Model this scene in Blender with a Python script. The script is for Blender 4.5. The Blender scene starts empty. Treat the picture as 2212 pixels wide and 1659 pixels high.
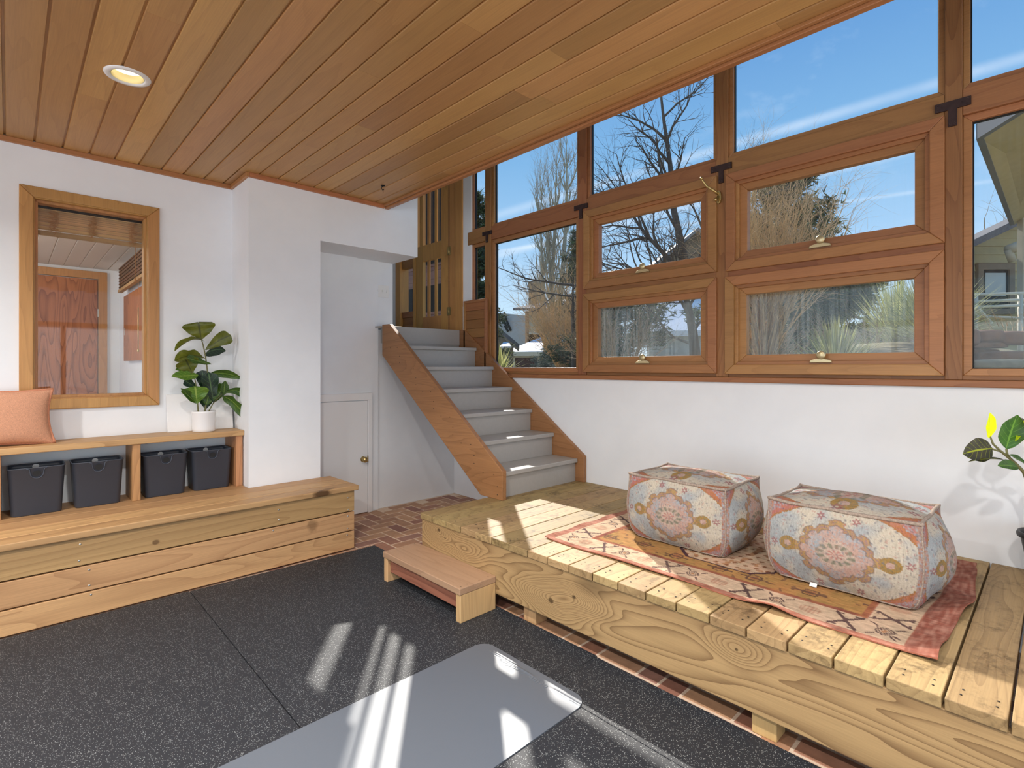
import bpy, math, random
from mathutils import Vector, Matrix, noise as mnoise
R = random.Random(7)
SC = bpy.context.scene
COL = SC.collection
H = 1.38                      # camera height
F = 1135.5                    # focal length in pixels of a 2212 px wide frame
AZ = math.atan2(1185, F)      # heading of the camera between the two walls
SA, CA = math.sin(AZ), math.cos(AZ)
XW, YL, YB = 3.529, 4.54, 4.15   # window wall, left wall, front of the white bump-out
ZC, ZD, ZB, ZL = 2.815, .41, .488, 1.775   # ceiling, platform, bench, landing heights

def at(px, py, d):
    """point seen at a place of the photo, d metres in front of the camera"""
    u = (px - 1106) / F; v = (793 - py) / F
    return Vector((d * (u * SA + CA), d * (-u * CA + SA), H + d * v))

# ------------------------------------------------------------------ mesh builder
class MB:
    def __init__(s): s.v = []; s.f = []; s.r = []; s.sm = []; s.c = []
    def add(s, vs, fs, r=None, smooth=False, cols=None):
        o = len(s.v); r = R.random() if r is None else r
        s.v += [tuple(p) for p in vs]
        for i, f in enumerate(fs):
            s.f.append(tuple(o + k for k in f)); s.r.append(r); s.sm.append(smooth)
        s.c += list(cols) if cols else [(1, 1, 1)] * len(vs)
        return s
    def box(s, x0, x1, y0, y1, z0, z1, r=None):
        x0, x1 = sorted((x0, x1)); y0, y1 = sorted((y0, y1)); z0, z1 = sorted((z0, z1))
        v = [(x, y, z) for z in (z0, z1) for y in (y0, y1) for x in (x0, x1)]
        return s.add(v, [(0, 2, 3, 1), (4, 5, 7, 6), (0, 1, 5, 4), (2, 6, 7, 3), (0, 4, 6, 2), (1, 3, 7, 5)], r)
    def hexa(s, v, r=None):   # 8 corners in the order of box()
        return s.add(v, [(0, 2, 3, 1), (4, 5, 7, 6), (0, 1, 5, 4), (2, 6, 7, 3), (0, 4, 6, 2), (1, 3, 7, 5)], r)
    def prism(s, poly, axis, a, b, r=None):
        n = len(poly)
        def P(p, t):
            return {'x': (t, p[0], p[1]), 'y': (p[0], t, p[1]), 'z': (p[0], p[1], t)}[axis]
        v = [P(p, a) for p in poly] + [P(p, b) for p in poly]
        fs = [tuple(range(n))[::-1], tuple(range(n, 2 * n))] + [(i, (i + 1) % n, n + (i + 1) % n, n + i) for i in range(n)]
        return s.add(v, fs, r)
    def tube(s, pts, rad, n=8, r=None, cap=True, smooth=True):
        pts = [Vector(p) for p in pts]; m = len(pts)
        rad = rad if isinstance(rad, (list, tuple)) else [rad] * m
        vs = []; up = None
        for i, p in enumerate(pts):
            t = (pts[min(i + 1, m - 1)] - pts[max(i - 1, 0)])
            t = t.normalized() if t.length > 1e-9 else Vector((0, 0, 1))
            if up is None:
                up = Vector((0, 0, 1)) if abs(t.z) < .9 else Vector((1, 0, 0))
            a = t.cross(up)
            a = a.normalized() if a.length > 1e-6 else t.orthogonal().normalized()
            b = a.cross(t).normalized(); up = b
            for k in range(n):
                q = 2 * math.pi * k / n
                vs.append(p + (a * math.cos(q) + b * math.sin(q)) * rad[i])
        fs = [(i * n + k, i * n + (k + 1) % n, (i + 1) * n + (k + 1) % n, (i + 1) * n + k) for i in range(m - 1) for k in range(n)]
        if cap: fs += [tuple(range(n))[::-1], tuple(range((m - 1) * n, m * n))]
        return s.add(vs, fs, r, smooth)
    def lathe(s, prof, c=(0, 0, 0), n=32, r=None, axis='z', smooth=True):
        vs = []
        for (rad, h) in prof:
            for k in range(n):
                q = 2 * math.pi * k / n
                p = (rad * math.cos(q), rad * math.sin(q), h)
                if axis == 'x': p = (p[2], p[0], p[1])
                if axis == 'y': p = (p[0], p[2], p[1])
                vs.append((c[0] + p[0], c[1] + p[1], c[2] + p[2]))
        m = len(prof)
        fs = [(i * n + k, i * n + (k + 1) % n, (i + 1) * n + (k + 1) % n, (i + 1) * n + k) for i in range(m - 1) for k in range(n)]
        return s.add(vs, fs, r, smooth)
    def grid(s, fn, nu, nv, r=None, smooth=True, col=None, close=False):
        vs = []; cs = []
        for j in range(nv + 1):
            for i in range(nu + 1):
                u, w = i / nu, j / nv
                vs.append(fn(u, w)); cs.append(col(u, w) if col else (1, 1, 1))
        fs = [(j * (nu + 1) + i, j * (nu + 1) + i + 1, (j + 1) * (nu + 1) + i + 1, (j + 1) * (nu + 1) + i) for j in range(nv) for i in range(nu)]
        return s.add(vs, fs, r, smooth, cs)
    def build(s, name, mat, parent=None, bevel=0, seg=2, kind=None, loc=None, color=False, weld=False):
        me = bpy.data.meshes.new(name)
        o = bpy.data.objects.new(name, me)
        L = Vector(loc) if loc is not None else Vector((0, 0, 0))
        W = L.copy()
        q = parent
        while q is not None:
            W = W + q.location; q = q.parent
        me.from_pydata([(p[0] - W.x, p[1] - W.y, p[2] - W.z) for p in s.v], [], s.f)
        a = me.attributes.new('rnd', 'FLOAT', 'FACE'); a.data.foreach_set('value', s.r)
        me.polygons.foreach_set('use_smooth', s.sm)
        if color:
            ca = me.color_attributes.new('Col', 'FLOAT_COLOR', 'POINT')
            ca.data.foreach_set('color', [x for c in s.c for x in (c[0], c[1], c[2], 1)])
        me.update()
        o.location = L
        COL.objects.link(o)
        if parent is not None: o.parent = parent
        me.materials.append(mat)
        if bevel:
            m = o.modifiers.new('edge', 'BEVEL'); m.width = bevel; m.segments = seg
            m.limit_method = 'ANGLE'; m.angle_limit = math.radians(35); m.harden_normals = False
        if kind: o['kind'] = kind
        return o

def tag(o, label, cat, group=None):
    if label: o['label'] = label; o['category'] = cat
    if group: o['group'] = group
    return o
def thing(name, loc, label, cat, group=None):
    o = bpy.data.objects.new(name, None); o.location = loc; o.empty_display_size = .1
    COL.objects.link(o)
    return tag(o, label, cat, group)
def struct(mb, name, mat, **k):
    return mb.build(name, mat, kind='structure', **k)
def dup(root, loc, label, group=None):
    r = root.copy(); COL.objects.link(r); r.location = loc; r['label'] = label
    if group: r['group'] = group
    for ch in list(root.children):
        c = ch.copy(); COL.objects.link(c); c.parent = r
        for g in list(ch.children):
            d = g.copy(); COL.objects.link(d); d.parent = c
    return r
def one(fn, *a, **k):
    m = MB(); getattr(m, fn)(*a, **k); return m
def bx(*a, **k): return one('box', *a, **k)

# ------------------------------------------------------------------ materials
def srgb(c):
    if isinstance(c, str):
        c = tuple(int(c[i:i + 2], 16) / 255 for i in (0, 2, 4))
    return tuple(x / 12.92 if x <= .04045 else ((x + .055) / 1.055) ** 2.4 for x in c) + (1,)
class NT:
    def __init__(s, name):
        s.m = bpy.data.materials.new(name); s.m.use_nodes = True
        s.t = s.m.node_tree; s.n = s.t.nodes; s.b = s.n['Principled BSDF']; s.out = s.n['Material Output']
    def N(s, typ, **k):
        n = s.n.new(typ)
        for a, v in k.items():
            if a in n.inputs: n.inputs[a].default_value = v
            else: setattr(n, a, v)
        return n
    def L(s, a, b): s.t.links.new(a, b)
    def math(s, op, a, b=None, c=None, clamp=False):
        n = s.n.new('ShaderNodeMath'); n.operation = op; n.use_clamp = clamp
        for i, x in enumerate((a, b, c)):
            if x is None: continue
            if isinstance(x, (int, float)): n.inputs[i].default_value = x
            else: s.L(x, n.inputs[i])
        return n.outputs[0]
    def mix(s, fac, a, b, blend='MIX'):
        n = s.n.new('ShaderNodeMix'); n.data_type = 'RGBA'; n.blend_type = blend
        for i, x in ((0, fac), (6, a), (7, b)):
            if isinstance(x, (int, float, tuple)): n.inputs[i].default_value = x
            else: s.L(x, n.inputs[i])
        return n.outputs[2]
    def ramp(s, fac, stops):
        n = s.n.new('ShaderNodeValToRGB'); e = n.color_ramp.elements
        while len(e) < len(stops): e.new(.5)
        for k, (p, c) in zip(e, stops): k.position = p; k.color = c
        s.L(fac, n.inputs[0]); return n.outputs[0]
    def coord(s, scale=(1, 1, 1), rnd=False, out='Object'):
        tc = s.n.new('ShaderNodeTexCoord'); v = tc.outputs[out]
        if rnd:
            a = s.N('ShaderNodeAttribute', attribute_name='rnd')
            sc = s.n.new('ShaderNodeVectorMath'); sc.operation = 'SCALE'; sc.inputs[0].default_value = (17.3, 23.1, 31.7)
            s.L(a.outputs['Fac'], sc.inputs['Scale'])
            ad = s.n.new('ShaderNodeVectorMath'); ad.operation = 'ADD'
            s.L(v, ad.inputs[0]); s.L(sc.outputs[0], ad.inputs[1]); v = ad.outputs[0]
        mp = s.n.new('ShaderNodeMapping'); mp.inputs['Scale'].default_value = scale
        s.L(v, mp.inputs['Vector']); return mp.outputs[0]
    def noise(s, vec, scale, detail=3, rough=.5, dist=0):
        n = s.N('ShaderNodeTexNoise', Scale=scale, Detail=detail, Roughness=rough, Distortion=dist)
        s.L(vec, n.inputs['Vector']); return n.outputs[0]
    def bump(s, h, strength=.2, dist=.002):
        n = s.N('ShaderNodeBump', Strength=strength, Distance=dist)
        s.L(h, n.inputs['Height']); s.L(n.outputs[0], s.b.inputs['Normal'])
    def base(s, c):
        if isinstance(c, tuple): s.b.inputs['Base Color'].default_value = c
        else: s.L(c, s.b.inputs['Base Color'])
        return s
    def set(s, **k):
        for a, v in k.items(): s.b.inputs[a.replace('_', ' ')].default_value = v
        return s

def plain(name, c, rough=.5, metal=0, bump=0, bscale=60, var=0, spec=.5, scale=(1, 1, 1)):
    t = NT(name); t.set(Roughness=rough, Metallic=metal); t.b.inputs['Specular IOR Level'].default_value = spec
    c = srgb(c)
    if var or bump:
        v = t.coord(scale); n = t.noise(v, bscale, 4, .6)
        if var:
            d = tuple(x * (1 - var) for x in c[:3]) + (1,); l = tuple(min(1, x * (1 + var)) for x in c[:3]) + (1,)
            t.base(t.ramp(n, [(.3, d), (.7, l)]))
        else: t.base(c)
        if bump: t.bump(n, bump)
    else: t.base(c)
    return t.m

def wood(name, light, dark, axis='x', rough=.5, figure=.35, K=14, lines=.5, tone=.25, knots=0, spec=.4, fine=1, hue=.02, weather=0, sat=.94, spots=(), rings=()):
    """sawn timber: growth-ring figure as contour lines of a stretched noise, fine grain, board-to-board tone"""
    t = NT(name); t.set(Roughness=rough); t.b.inputs['Specular IOR Level'].default_value = spec
    k = 'xyz'.index(axis)
    lo = [5.5] * 3; lo[k] = .62
    hi = [190] * 3; hi[k] = 5
    v1 = t.coord(tuple(lo), True); v2 = t.coord(tuple(hi), True)
    n1 = t.noise(v1, 1, 1.6, .45, .25)
    def blob(c, r, wob):
        tc = t.n.new('ShaderNodeTexCoord'); mp = t.n.new('ShaderNodeMapping'); mp.vector_type = 'TEXTURE'
        mp.inputs['Location'].default_value = c; mp.inputs['Scale'].default_value = r
        t.L(tc.outputs['Object'], mp.inputs[0]); ln_ = t.n.new('ShaderNodeVectorMath'); ln_.operation = 'LENGTH'; t.L(mp.outputs[0], ln_.inputs[0])
        d = ln_.outputs['Value']
        if wob: d = t.math('ADD', d, t.math('MULTIPLY_ADD', t.noise(tc.outputs['Object'], 26, 3, .6), wob, -.5 * wob))
        return d
    for (c, r, amp) in rings:                            # growth rings swirl round a knot
        d = blob(c, r, 0); n1 = t.math('ADD', n1, t.math('MULTIPLY', t.math('EXPONENT', t.math('MULTIPLY', t.math('MULTIPLY', d, d), -1.0)), amp))
    ph = t.math('MULTIPLY', n1, K)
    fr = t.math('FRACT', ph)
    ln = t.math('POWER', fr, 3.2)                       # slow rise then sharp latewood line
    n2 = t.noise(v2, 1, 3, .6)
    v3 = t.coord(tuple([x * .35 for x in lo]), True); n3 = t.noise(v3, 1, 2, .5)
    L, D = srgb(light), srgb(dark)
    mid = tuple((a * .6 + b * .4) for a, b in zip(L, D))
    base = t.ramp(n3, [(.3, mid), (.65, L)])
    base = t.mix(t.math('MULTIPLY', ln, lines), base, D)
    g = t.math('MULTIPLY_ADD', n2, .45 * fine, 1 - .225 * fine)
    a = t.N('ShaderNodeAttribute', attribute_name='rnd')
    tn = t.math('MULTIPLY_ADD', a.outputs['Fac'], tone, 1 - tone * .5)
    val = t.math('MULTIPLY', g, tn)
    hs = t.n.new('ShaderNodeHueSaturation'); t.L(base, hs.inputs['Color']); t.L(val, hs.inputs['Value']); hs.inputs['Saturation'].default_value = sat
    rh = t.math('FRACT', t.math('MULTIPLY', a.outputs['Fac'], 7.31))
    t.L(t.math('MULTIPLY_ADD', rh, hue, .5 - hue / 2), hs.inputs['Hue'])
    col = hs.outputs[0]
    if knots:
        kv = [2.6] * 3; kv[k] = 1.1
        vk = t.coord(tuple(kv), True)
        vo = t.N('ShaderNodeTexVoronoi', Scale=1.0); t.L(vk, vo.inputs['Vector'])
        kd = t.ramp(vo.outputs['Distance'], [(.0, (1, 1, 1, 1)), (.06, (.8, .8, .8, 1)), (.15, (0, 0, 0, 1))])
        col = t.mix(t.math('MULTIPLY', kd, knots), col, tuple(x * .28 for x in D[:3]) + (1,))
    for (c, r, st) in spots:
        col = t.mix(t.math('MULTIPLY', t.ramp(blob(c, r, .9), [(.55, (1, 1, 1, 1)), (1.0, (0, 0, 0, 1))]), st), col, tuple(x * .30 for x in D[:3]) + (1,))
    if weather:
        vw = t.coord((1, 1, 1)); w = t.noise(vw, 7, 5, .65); w2 = t.noise(vw, 38, 3, .6)
        wf = t.math('MULTIPLY', t.ramp(w, [(.45, (0, 0, 0, 1)), (.7, (1, 1, 1, 1))]), t.ramp(w2, [(.42, (0, 0, 0, 1)), (.62, (1, 1, 1, 1))]))
        col = t.mix(t.math('MULTIPLY', wf, weather), col, tuple(x * .35 for x in D[:3]) + (1,))
    t.base(col)
    t.bump(t.math('ADD', n2, ln), .12, .0012)
    return t.m

M = {}
t = NT('white_wall_paint'); t.set(Roughness=.75)
v = t.coord(); n = t.noise(v, 3, 5, .6); n2 = t.noise(v, 90, 3, .6)
t.base(t.ramp(n, [(.3, srgb((.915, .93, .945))), (.7, srgb((.94, .953, .965)))])); t.bump(n2, .08, .0015); M['paint'] = t.m
M['trim_white'] = plain('white_gloss_trim', (.95, .95, .95), .35)
M['cedar'] = wood('cedar_ceiling_planks', (.76, .575, .325), (.56, .385, .195), 'y', .42, K=9, lines=.18, tone=.30, hue=.012, fine=.8)
M['trimwood'] = wood('reddish_trim_wood', (.72, .48, .27), (.54, .32, .15), 'x', .4, K=8, lines=.25, tone=.15)
M['trimwood_y'] = wood('reddish_trim_wood_lengthwise', (.72, .48, .27), (.54, .32, .15), 'y', .4, K=8, lines=.25, tone=.15)
M['fir_z'] = wood('douglas_fir_posts', (.63, .42, .225), (.44, .25, .12), 'z', .42, K=16, lines=.5, tone=.2, knots=.8)
M['fir_y'] = wood('douglas_fir_rails', (.63, .42, .225), (.44, .25, .12), 'y', .42, K=12, lines=.35, tone=.2)
M['sash'] = wood('oiled_window_sash', (.68, .465, .255), (.49, .30, .145), 'y', .38, K=9, lines=.25, tone=.22)
M['golden_z'] = wood('golden_fir_door', (.84, .63, .31), (.62, .41, .16), 'z', .4, K=10, lines=.25, tone=.2)
M['casing'] = wood('amber_window_casing', (.76, .55, .29), (.55, .36, .15), 'z', .4, K=10, lines=.3, tone=.2)
M['deck_x'] = wood('pine_deck_boards', (.68, .57, .375), (.43, .325, .185), 'x', .6, K=16, lines=.42, tone=.26, knots=.35, weather=.8)
M['beam'] = wood('pine_rim_joist', (.69, .57, .37), (.40, .285, .15), 'y', .55, K=17, lines=.75, tone=.1, knots=.5,
    rings=[((-.758, .593, .193), (.2, .20, .075), .75), ((-.758, .441, .258), (.2, .15, .06), .55), ((-.758, 1.555, .330), (.2, .11, .08), .6), ((-.758, 1.30, .27), (.2, .16, .06), .4), ((-.758, -.35, .31), (.2, .10, .05), .35)],
    spots=[((-.758, .593, .193), (.05, .022, .016), .8), ((-.758, .441, .258), (.05, .014, .010), .8), ((-.758, 1.555, .336), (.05, .016, .013), .8), ((-.758, 1.49, .30), (.05, .010, .008), .7), ((-.758, -.35, .31), (.05, .008, .007), .8)])
M['bench_x'] = wood('cedar_bench_boards', (.78, .615, .40), (.53, .36, .20), 'x', .5, K=11, lines=.4, tone=.3, hue=.015, knots=.25,
    spots=[((.97, -.25, .245), (.045, .06, .050), .45), ((1.03, -.275, .468), (.085, .05, .030), .9), ((1.10, -.24, .488), (.05, .03, .02), .5), ((.03, -.25, .345), (.022, .06, .016), .7)])
M['shelf_z'] = wood('cedar_shelf_uprights', (.74, .53, .33), (.48, .28, .14), 'z', .5, K=11, lines=.4, tone=.25)
M['step'] = wood('pinkish_cedar_step', (.73, .60, .46), (.55, .41, .29), 'y', .5, K=10, lines=.3, tone=.2)
M['step_z'] = wood('pale_fir_step_legs', (.82, .67, .45), (.60, .44, .26), 'z', .5, K=10, lines=.3, tone=.15, knots=.3)
M['step_red'] = wood('red_cedar_apron', (.62, .38, .29), (.40, .20, .15), 'y', .55, K=14, lines=.5, tone=.1)
M['stringer'] = wood('stained_fir_stringer', (.66, .44, .27), (.43, .25, .13), 'y', .42, K=14, lines=.4, tone=.12)
M['doorwood'] = wood('birch_veneer_door', (.74, .47, .23), (.42, .22, .08), 'z', .4, K=18, lines=.7, tone=.12)
M['grey_paint'] = plain('grey_floor_paint', (.675, .665, .65), .38, bump=.06, bscale=40, var=.03)
M['black_plastic'] = plain('charcoal_plastic', (.25, .275, .32), .40, bump=.05, bscale=500)
M['hole'] = plain('dark_hole', (.05, .05, .055), .6)
M['bronze'] = plain('dark_bronze_bracket', (.27, .20, .19), .5, .6, var=.2, bscale=30)
M['brass'] = plain('aged_brass', (.78, .68, .45), .3, .9)
M['gold_handle'] = plain('champagne_metal', (.80, .74, .58), .35, .75)
M['steel'] = plain('screw_steel', (.78, .77, .74), .35, .8)
M['black_iron'] = plain('black_iron', (.1, .1, .1), .5, .4)
M['nail'] = plain('dark_nail_head', (.16, .13, .10), .6, .3)
M['ceramic'] = plain('white_glazed_ceramic', (.93, .93, .93), .12)
M['soil'] = plain('potting_soil', (.22, .16, .12), .95, bump=.6, bscale=80, var=.3)
M['stem'] = plain('grey_green_stem', (.45, .44, .28), .6)
M['stem_brown'] = plain('brown_stem', (.40, .27, .20), .7)
M['switch'] = plain('switch_plastic', (.93, .93, .92), .3)
M['mortar'] = plain('pale_mortar', (.86, .77, .68), .9, bump=.3, bscale=120, var=.08)
M['black_pot'] = plain('black_nursery_pot', (.09, .085, .085), .45, bump=.2, bscale=120, var=.25)
M['canvas'] = plain('white_textured_canvas', (.94, .94, .94), .85, bump=.7, bscale=34)

t = NT('brown_brick_paver'); t.set(Roughness=.6)
a = t.N('ShaderNodeAttribute', attribute_name='rnd')
c = t.ramp(a.outputs['Fac'], [(0, srgb((.55, .38, .33))), (.3, srgb((.64, .46, .37))), (.55, srgb((.70, .54, .42))), (.8, srgb((.73, .57, .44))), (1, srgb((.60, .44, .39)))])
n = t.noise(t.coord(), 22, 4, .6)
hs = t.n.new('ShaderNodeHueSaturation'); t.L(c, hs.inputs['Color']); t.L(t.math('MULTIPLY_ADD', n, .7, .65), hs.inputs['Value'])
t.base(hs.outputs[0]); t.bump(n, .15); M['brick'] = t.m

t = NT('speckled_rubber'); t.set(Roughness=.62); t.b.inputs['Specular IOR Level'].default_value = .35
v = t.coord(); vo = t.N('ShaderNodeTexVoronoi', Scale=290.0); t.L(v, vo.inputs['Vector'])
sz = t.math('LESS_THAN', vo.outputs['Distance'], .36)
sel = t.n.new('ShaderNodeSeparateColor'); t.L(vo.outputs['Color'], sel.inputs[0])
pick = t.math('GREATER_THAN', sel.outputs[0], .76)
br = t.math('MULTIPLY_ADD', sel.outputs[1], .45, .25)
col = t.mix(t.math('MULTIPLY', sz, pick), srgb((.15, .158, .178)), t.mix(br, srgb((.35, .36, .36)), srgb((.78, .80, .80))))
t.base(col); t.bump(t.noise(v, 260, 3, .6), .25, .001); M['rubber'] = t.m

t = NT('grey_yoga_mat'); t.set(Roughness=.33)
tc = t.coord((1, 1, 1)); w1 = t.N('ShaderNodeTexWave', Scale=90.0); w1.bands_direction = 'X'; t.L(tc, w1.inputs['Vector'])
w2 = t.N('ShaderNodeTexWave', Scale=90.0); w2.bands_direction = 'Y'; t.L(tc, w2.inputs['Vector'])
t.base(srgb((.37, .395, .43))); t.bump(t.math('MULTIPLY', w1.outputs[1], w2.outputs[1]), .15, .0006); M['yoga'] = t.m

def glass(name, dust=0.0, tint=(1, 1, 1, 1)):
    t = NT(name); t.n.remove(t.b)
    tr = t.N('ShaderNodeBsdfTransparent'); tr.inputs[0].default_value = tint
    gl = t.N('ShaderNodeBsdfGlossy', Roughness=.02)
    lw = t.N('ShaderNodeLayerWeight', Blend=.5)            # Schlick reflectance, the same on both faces of the pane
    fr = t.math('MULTIPLY_ADD', t.math('POWER', lw.outputs['Facing'], 5.0), .97, .02)
    m1 = t.n.new('ShaderNodeMixShader'); t.L(fr, m1.inputs[0]); t.L(tr.outputs[0], m1.inputs[1]); t.L(gl.outputs[0], m1.inputs[2])
    o = m1.outputs[0]
    if dust:
        tl = t.N('ShaderNodeBsdfTranslucent'); tl.inputs[0].default_value = srgb((.80, .86, .88))
        df = t.N('ShaderNodeBsdfDiffuse'); df.inputs[0].default_value = srgb((.80, .86, .88))
        md = t.n.new('ShaderNodeMixShader'); t.L(tl.outputs[0], md.inputs[1]); t.L(df.outputs[0], md.inputs[2])
        v = t.coord((60, 60, 2.2)); s1 = t.noise(v, 1, 4, .65)
        v2 = t.coord((9, 9, 1.2)); s2 = t.noise(v2, 1, 3, .6)
        v3 = t.coord((320, 320, 320)); s3 = t.noise(v3, 1, 1, .5)
        st = t.math('MULTIPLY', t.ramp(s1, [(.35, (.25, .25, .25, 1)), (.68, (1, 1, 1, 1))]), t.ramp(s2, [(.3, (.45, .45, .45, 1)), (.65, (1, 1, 1, 1))]))
        sp = t.ramp(s3, [(.68, (0, 0, 0, 1)), (.78, (.5, .5, .5, 1))])
        f = t.math('MULTIPLY', t.math('ADD', st, sp), dust, clamp=True)
        m2 = t.n.new('ShaderNodeMixShader'); t.L(f, m2.inputs[0]); t.L(o, m2.inputs[1]); t.L(md.outputs[0], m2.inputs[2]); o = m2.outputs[0]
    t.L(o, t.out.inputs['Surface']); return t.m
M['glass'] = glass('clear_glass')
M['dusty'] = glass('dusty_streaked_glass', .15)
M['dusty_light'] = glass('slightly_dusty_glass', .025)

def leafmat(name, c1, c2, vein, trans=.3, rough=.35):
    t = NT(name); t.set(Roughness=rough)
    a = t.N('ShaderNodeAttribute', attribute_name='Col')       # r across, g along, b leaf random
    s = t.n.new('ShaderNodeSeparateColor'); t.L(a.outputs['Color'], s.inputs[0])
    n = t.noise(t.coord(), 18, 3, .6)
    col = t.ramp(n, [(.3, srgb(c1)), (.7, srgb(c2))])
    ac = t.math('ABSOLUTE', t.math('SUBTRACT', s.outputs[0], .5))
    mid = t.math('LESS_THAN', ac, .035)
    ph = t.math('FRACT', t.math('MULTIPLY', t.math('SUBTRACT', s.outputs[1], t.math('MULTIPLY', ac, .55)), 6.5))
    side = t.math('MULTIPLY', t.math('LESS_THAN', ph, .09), .55)
    col = t.mix(t.math('MAXIMUM', mid, side), col, srgb(vein))
    t.base(col)
    tl = t.N('ShaderNodeBsdfTranslucent'); t.L(col, tl.inputs[0])
    mx = t.N('ShaderNodeMixShader'); mx.inputs[0].default_value = trans
    t.L(t.b.outputs[0], mx.inputs[1]); t.L(tl.outputs[0], mx.inputs[2]); t.L(mx.outputs[0], t.out.inputs['Surface'])
    return t.m
M['leaf'] = leafmat('fig_leaf_green', (.17, .30, .10), (.29, .41, .12), (.48, .58, .26))
M['leaf_olive'] = leafmat('fig_leaf_olive', (.32, .36, .10), (.44, .46, .15), (.26, .28, .10))
M['leaf_dark'] = leafmat('fig_leaf_dark', (.05, .13, .08), (.09, .21, .12), (.30, .42, .24), .15)
M['leaf_light'] = leafmat('fig_leaf_light', (.31, .47, .17), (.42, .56, .21), (.62, .72, .36))
M['rub_dark'] = leafmat('rubber_leaf_dark', (.18, .18, .12), (.26, .25, .16), (.62, .66, .10), .15)
M['rub_green'] = leafmat('rubber_leaf_green', (.14, .30, .06), (.24, .42, .10), (.40, .58, .20), .25)
M['rub_lime'] = leafmat('rubber_leaf_lime', (.80, .90, .05), (.90, .97, .12), (.65, .78, .05), .6)

def vcol(name, rough=.9, bump=.4, bscale=260, nz=.25, stretch=(1, 1, 1), sheen=0):
    t = NT(name); t.set(Roughness=rough); t.b.inputs['Specular IOR Level'].default_value = .2
    a = t.N('ShaderNodeAttribute', attribute_name='Col')
    v = t.coord(stretch); n = t.noise(v, bscale, 3, .7)
    hs = t.n.new('ShaderNodeHueSaturation'); t.L(a.outputs['Color'], hs.inputs['Color'])
    t.L(t.math('MULTIPLY_ADD', n, nz * 2, 1 - nz), hs.inputs['Value'])
    t.base(hs.outputs[0]); t.bump(n, bump, .002); return t.m
M['rug'] = vcol('printed_rug_weave', .95, .5, 300, .3, (1, .4, 1))
M['pouf'] = vcol('jacquard_pouf_fabric', .9, .5, 240, .22, (1, 1, .35))
M['piping'] = plain('woven_piping', (.60, .54, .49), .9, bump=.5, bscale=160, var=.35)
M['cushion'] = plain('terracotta_boucle', (.80, .59, .47), .95, bump=.9, bscale=240, var=.22)
M['cushion_edge'] = plain('terracotta_piping', (.77, .52, .40), .95, bump=.9, bscale=240, var=.2)
# ================================================================== SETTING
def aw(y, z, X=None):
    """a point measured on the plane of the posts, moved along its sight line to another depth"""
    k = (X or XW) / XW
    return y * k, H + (z - H) * k

# floor: brick pavers in herringbone on a mortar bed
bed = MB(); bed.box(-4.5, 3.9, -3.5, 4.62, -.06, -.002)
struct(bed, 'floor', M['mortar'])
br = MB(); w = .1085; g = .013
for i in range(-12, 40):
    for j in range(-6, 48):
        m = (i - j) % 4
        x, y = i * w - .03, j * w + .02
        if m == 0: q = (x + g / 2, x + 2 * w - g / 2, y + g / 2, y + w - g / 2)
        elif m == 3: q = (x + g / 2, x + w - g / 2, y + g / 2, y + 2 * w - g / 2)
        else: continue
        if q[0] < 1.25 or q[1] > 3.75 or q[3] > 4.61 or q[2] < -.6: continue
        br.box(q[0], q[1], q[2], q[3], -.03, 0)
struct(br, 'floor_pavers', M['brick'], bevel=.002, seg=1)

# left wall with its interior window opening, bump-out, recess
WY0, WY1 = YL, YL + .14
wx0, wx1, wz0, wz1 = .10, .745, 1.165, 2.475        # rough opening
m = MB()
m.box(-4.5, wx0, WY0, WY1, 0, ZC + .1); m.box(wx1, 1.30, WY0, WY1, 0, ZC + .1)
m.box(wx0, wx1, WY0, WY1, 0, wz0); m.box(wx0, wx1, WY0, WY1, wz1, ZC + .1)
struct(m, 'wall_left', M['paint'])
m = MB()
m.box(1.282, 1.826, YB, YL + .05, 0, 2.405); m.box(1.282, 2.757, YB, YL + .06, 2.405, 4.4)
struct(m, 'wall_bump_out', M['paint'])
m = MB()
m.box(1.28, 2.588, YL + .035, YL + .16, 0, 2.6)                # recess wall, left and lower
m.box(2.588, 3.56, 4.60, 4.70, 0, ZL - .03)                     # wall under the stairs
m.box(2.361, 2.757, YL + .05, YL + .16, ZL - .01, 2.6)          # wall beside the landing
m.box(1.28, 2.361, YL + .022, YL + .05, 1.15, 2.6)
m.box(2.62, 2.757, YL + .06, 6.2, ZL, 4.4)
struct(m, 'wall_recess', M['paint'])
m = MB(); m.box(2.757, XW + .1, 6.05, 6.2, ZL - .2, 4.4); struct(m, 'wall_landing', M['paint'])
m = MB(); m.box(2.40, 2.444, -3.5, YB, ZC + .04, 4.4); struct(m, 'wall_upper', M['paint'])
# window wall: white lower part, strip beside the door
m = MB()
m.box(XW, XW + .11, -3.5, 4.62, 0, 1.279)
m.box(XW, XW + .055, 4.075, 4.45, 1.279, 2.03)
m.box(XW + .004, XW + .05, 4.312, 4.45, 2.03, 4.4)
m.box(XW, XW + .16, 4.60, 6.2, 0, ZL - .02)
m.box(XW, XW + .16, 4.45, 6.2, 3.98, 4.4)
m.box(XW, XW + .16, 5.80, 6.2, ZL, 4.0)
struct(m, 'wall_window', M['paint'])
# roof over the tall glazed side
m = MB(); m.box(2.40, 4.05, -3.5, 6.3, 4.4, 4.5); struct(m, 'ceiling_upper', M['paint'])
m = MB(); m.box(2.629, 3.487, 4.452, 6.05, ZL - .16, ZL - .002)
m.box(2.555, 2.629, 4.500, 4.60, ZL - .018, ZL - .002)
struct(m, 'floor_landing', M['grey_paint'])

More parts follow.
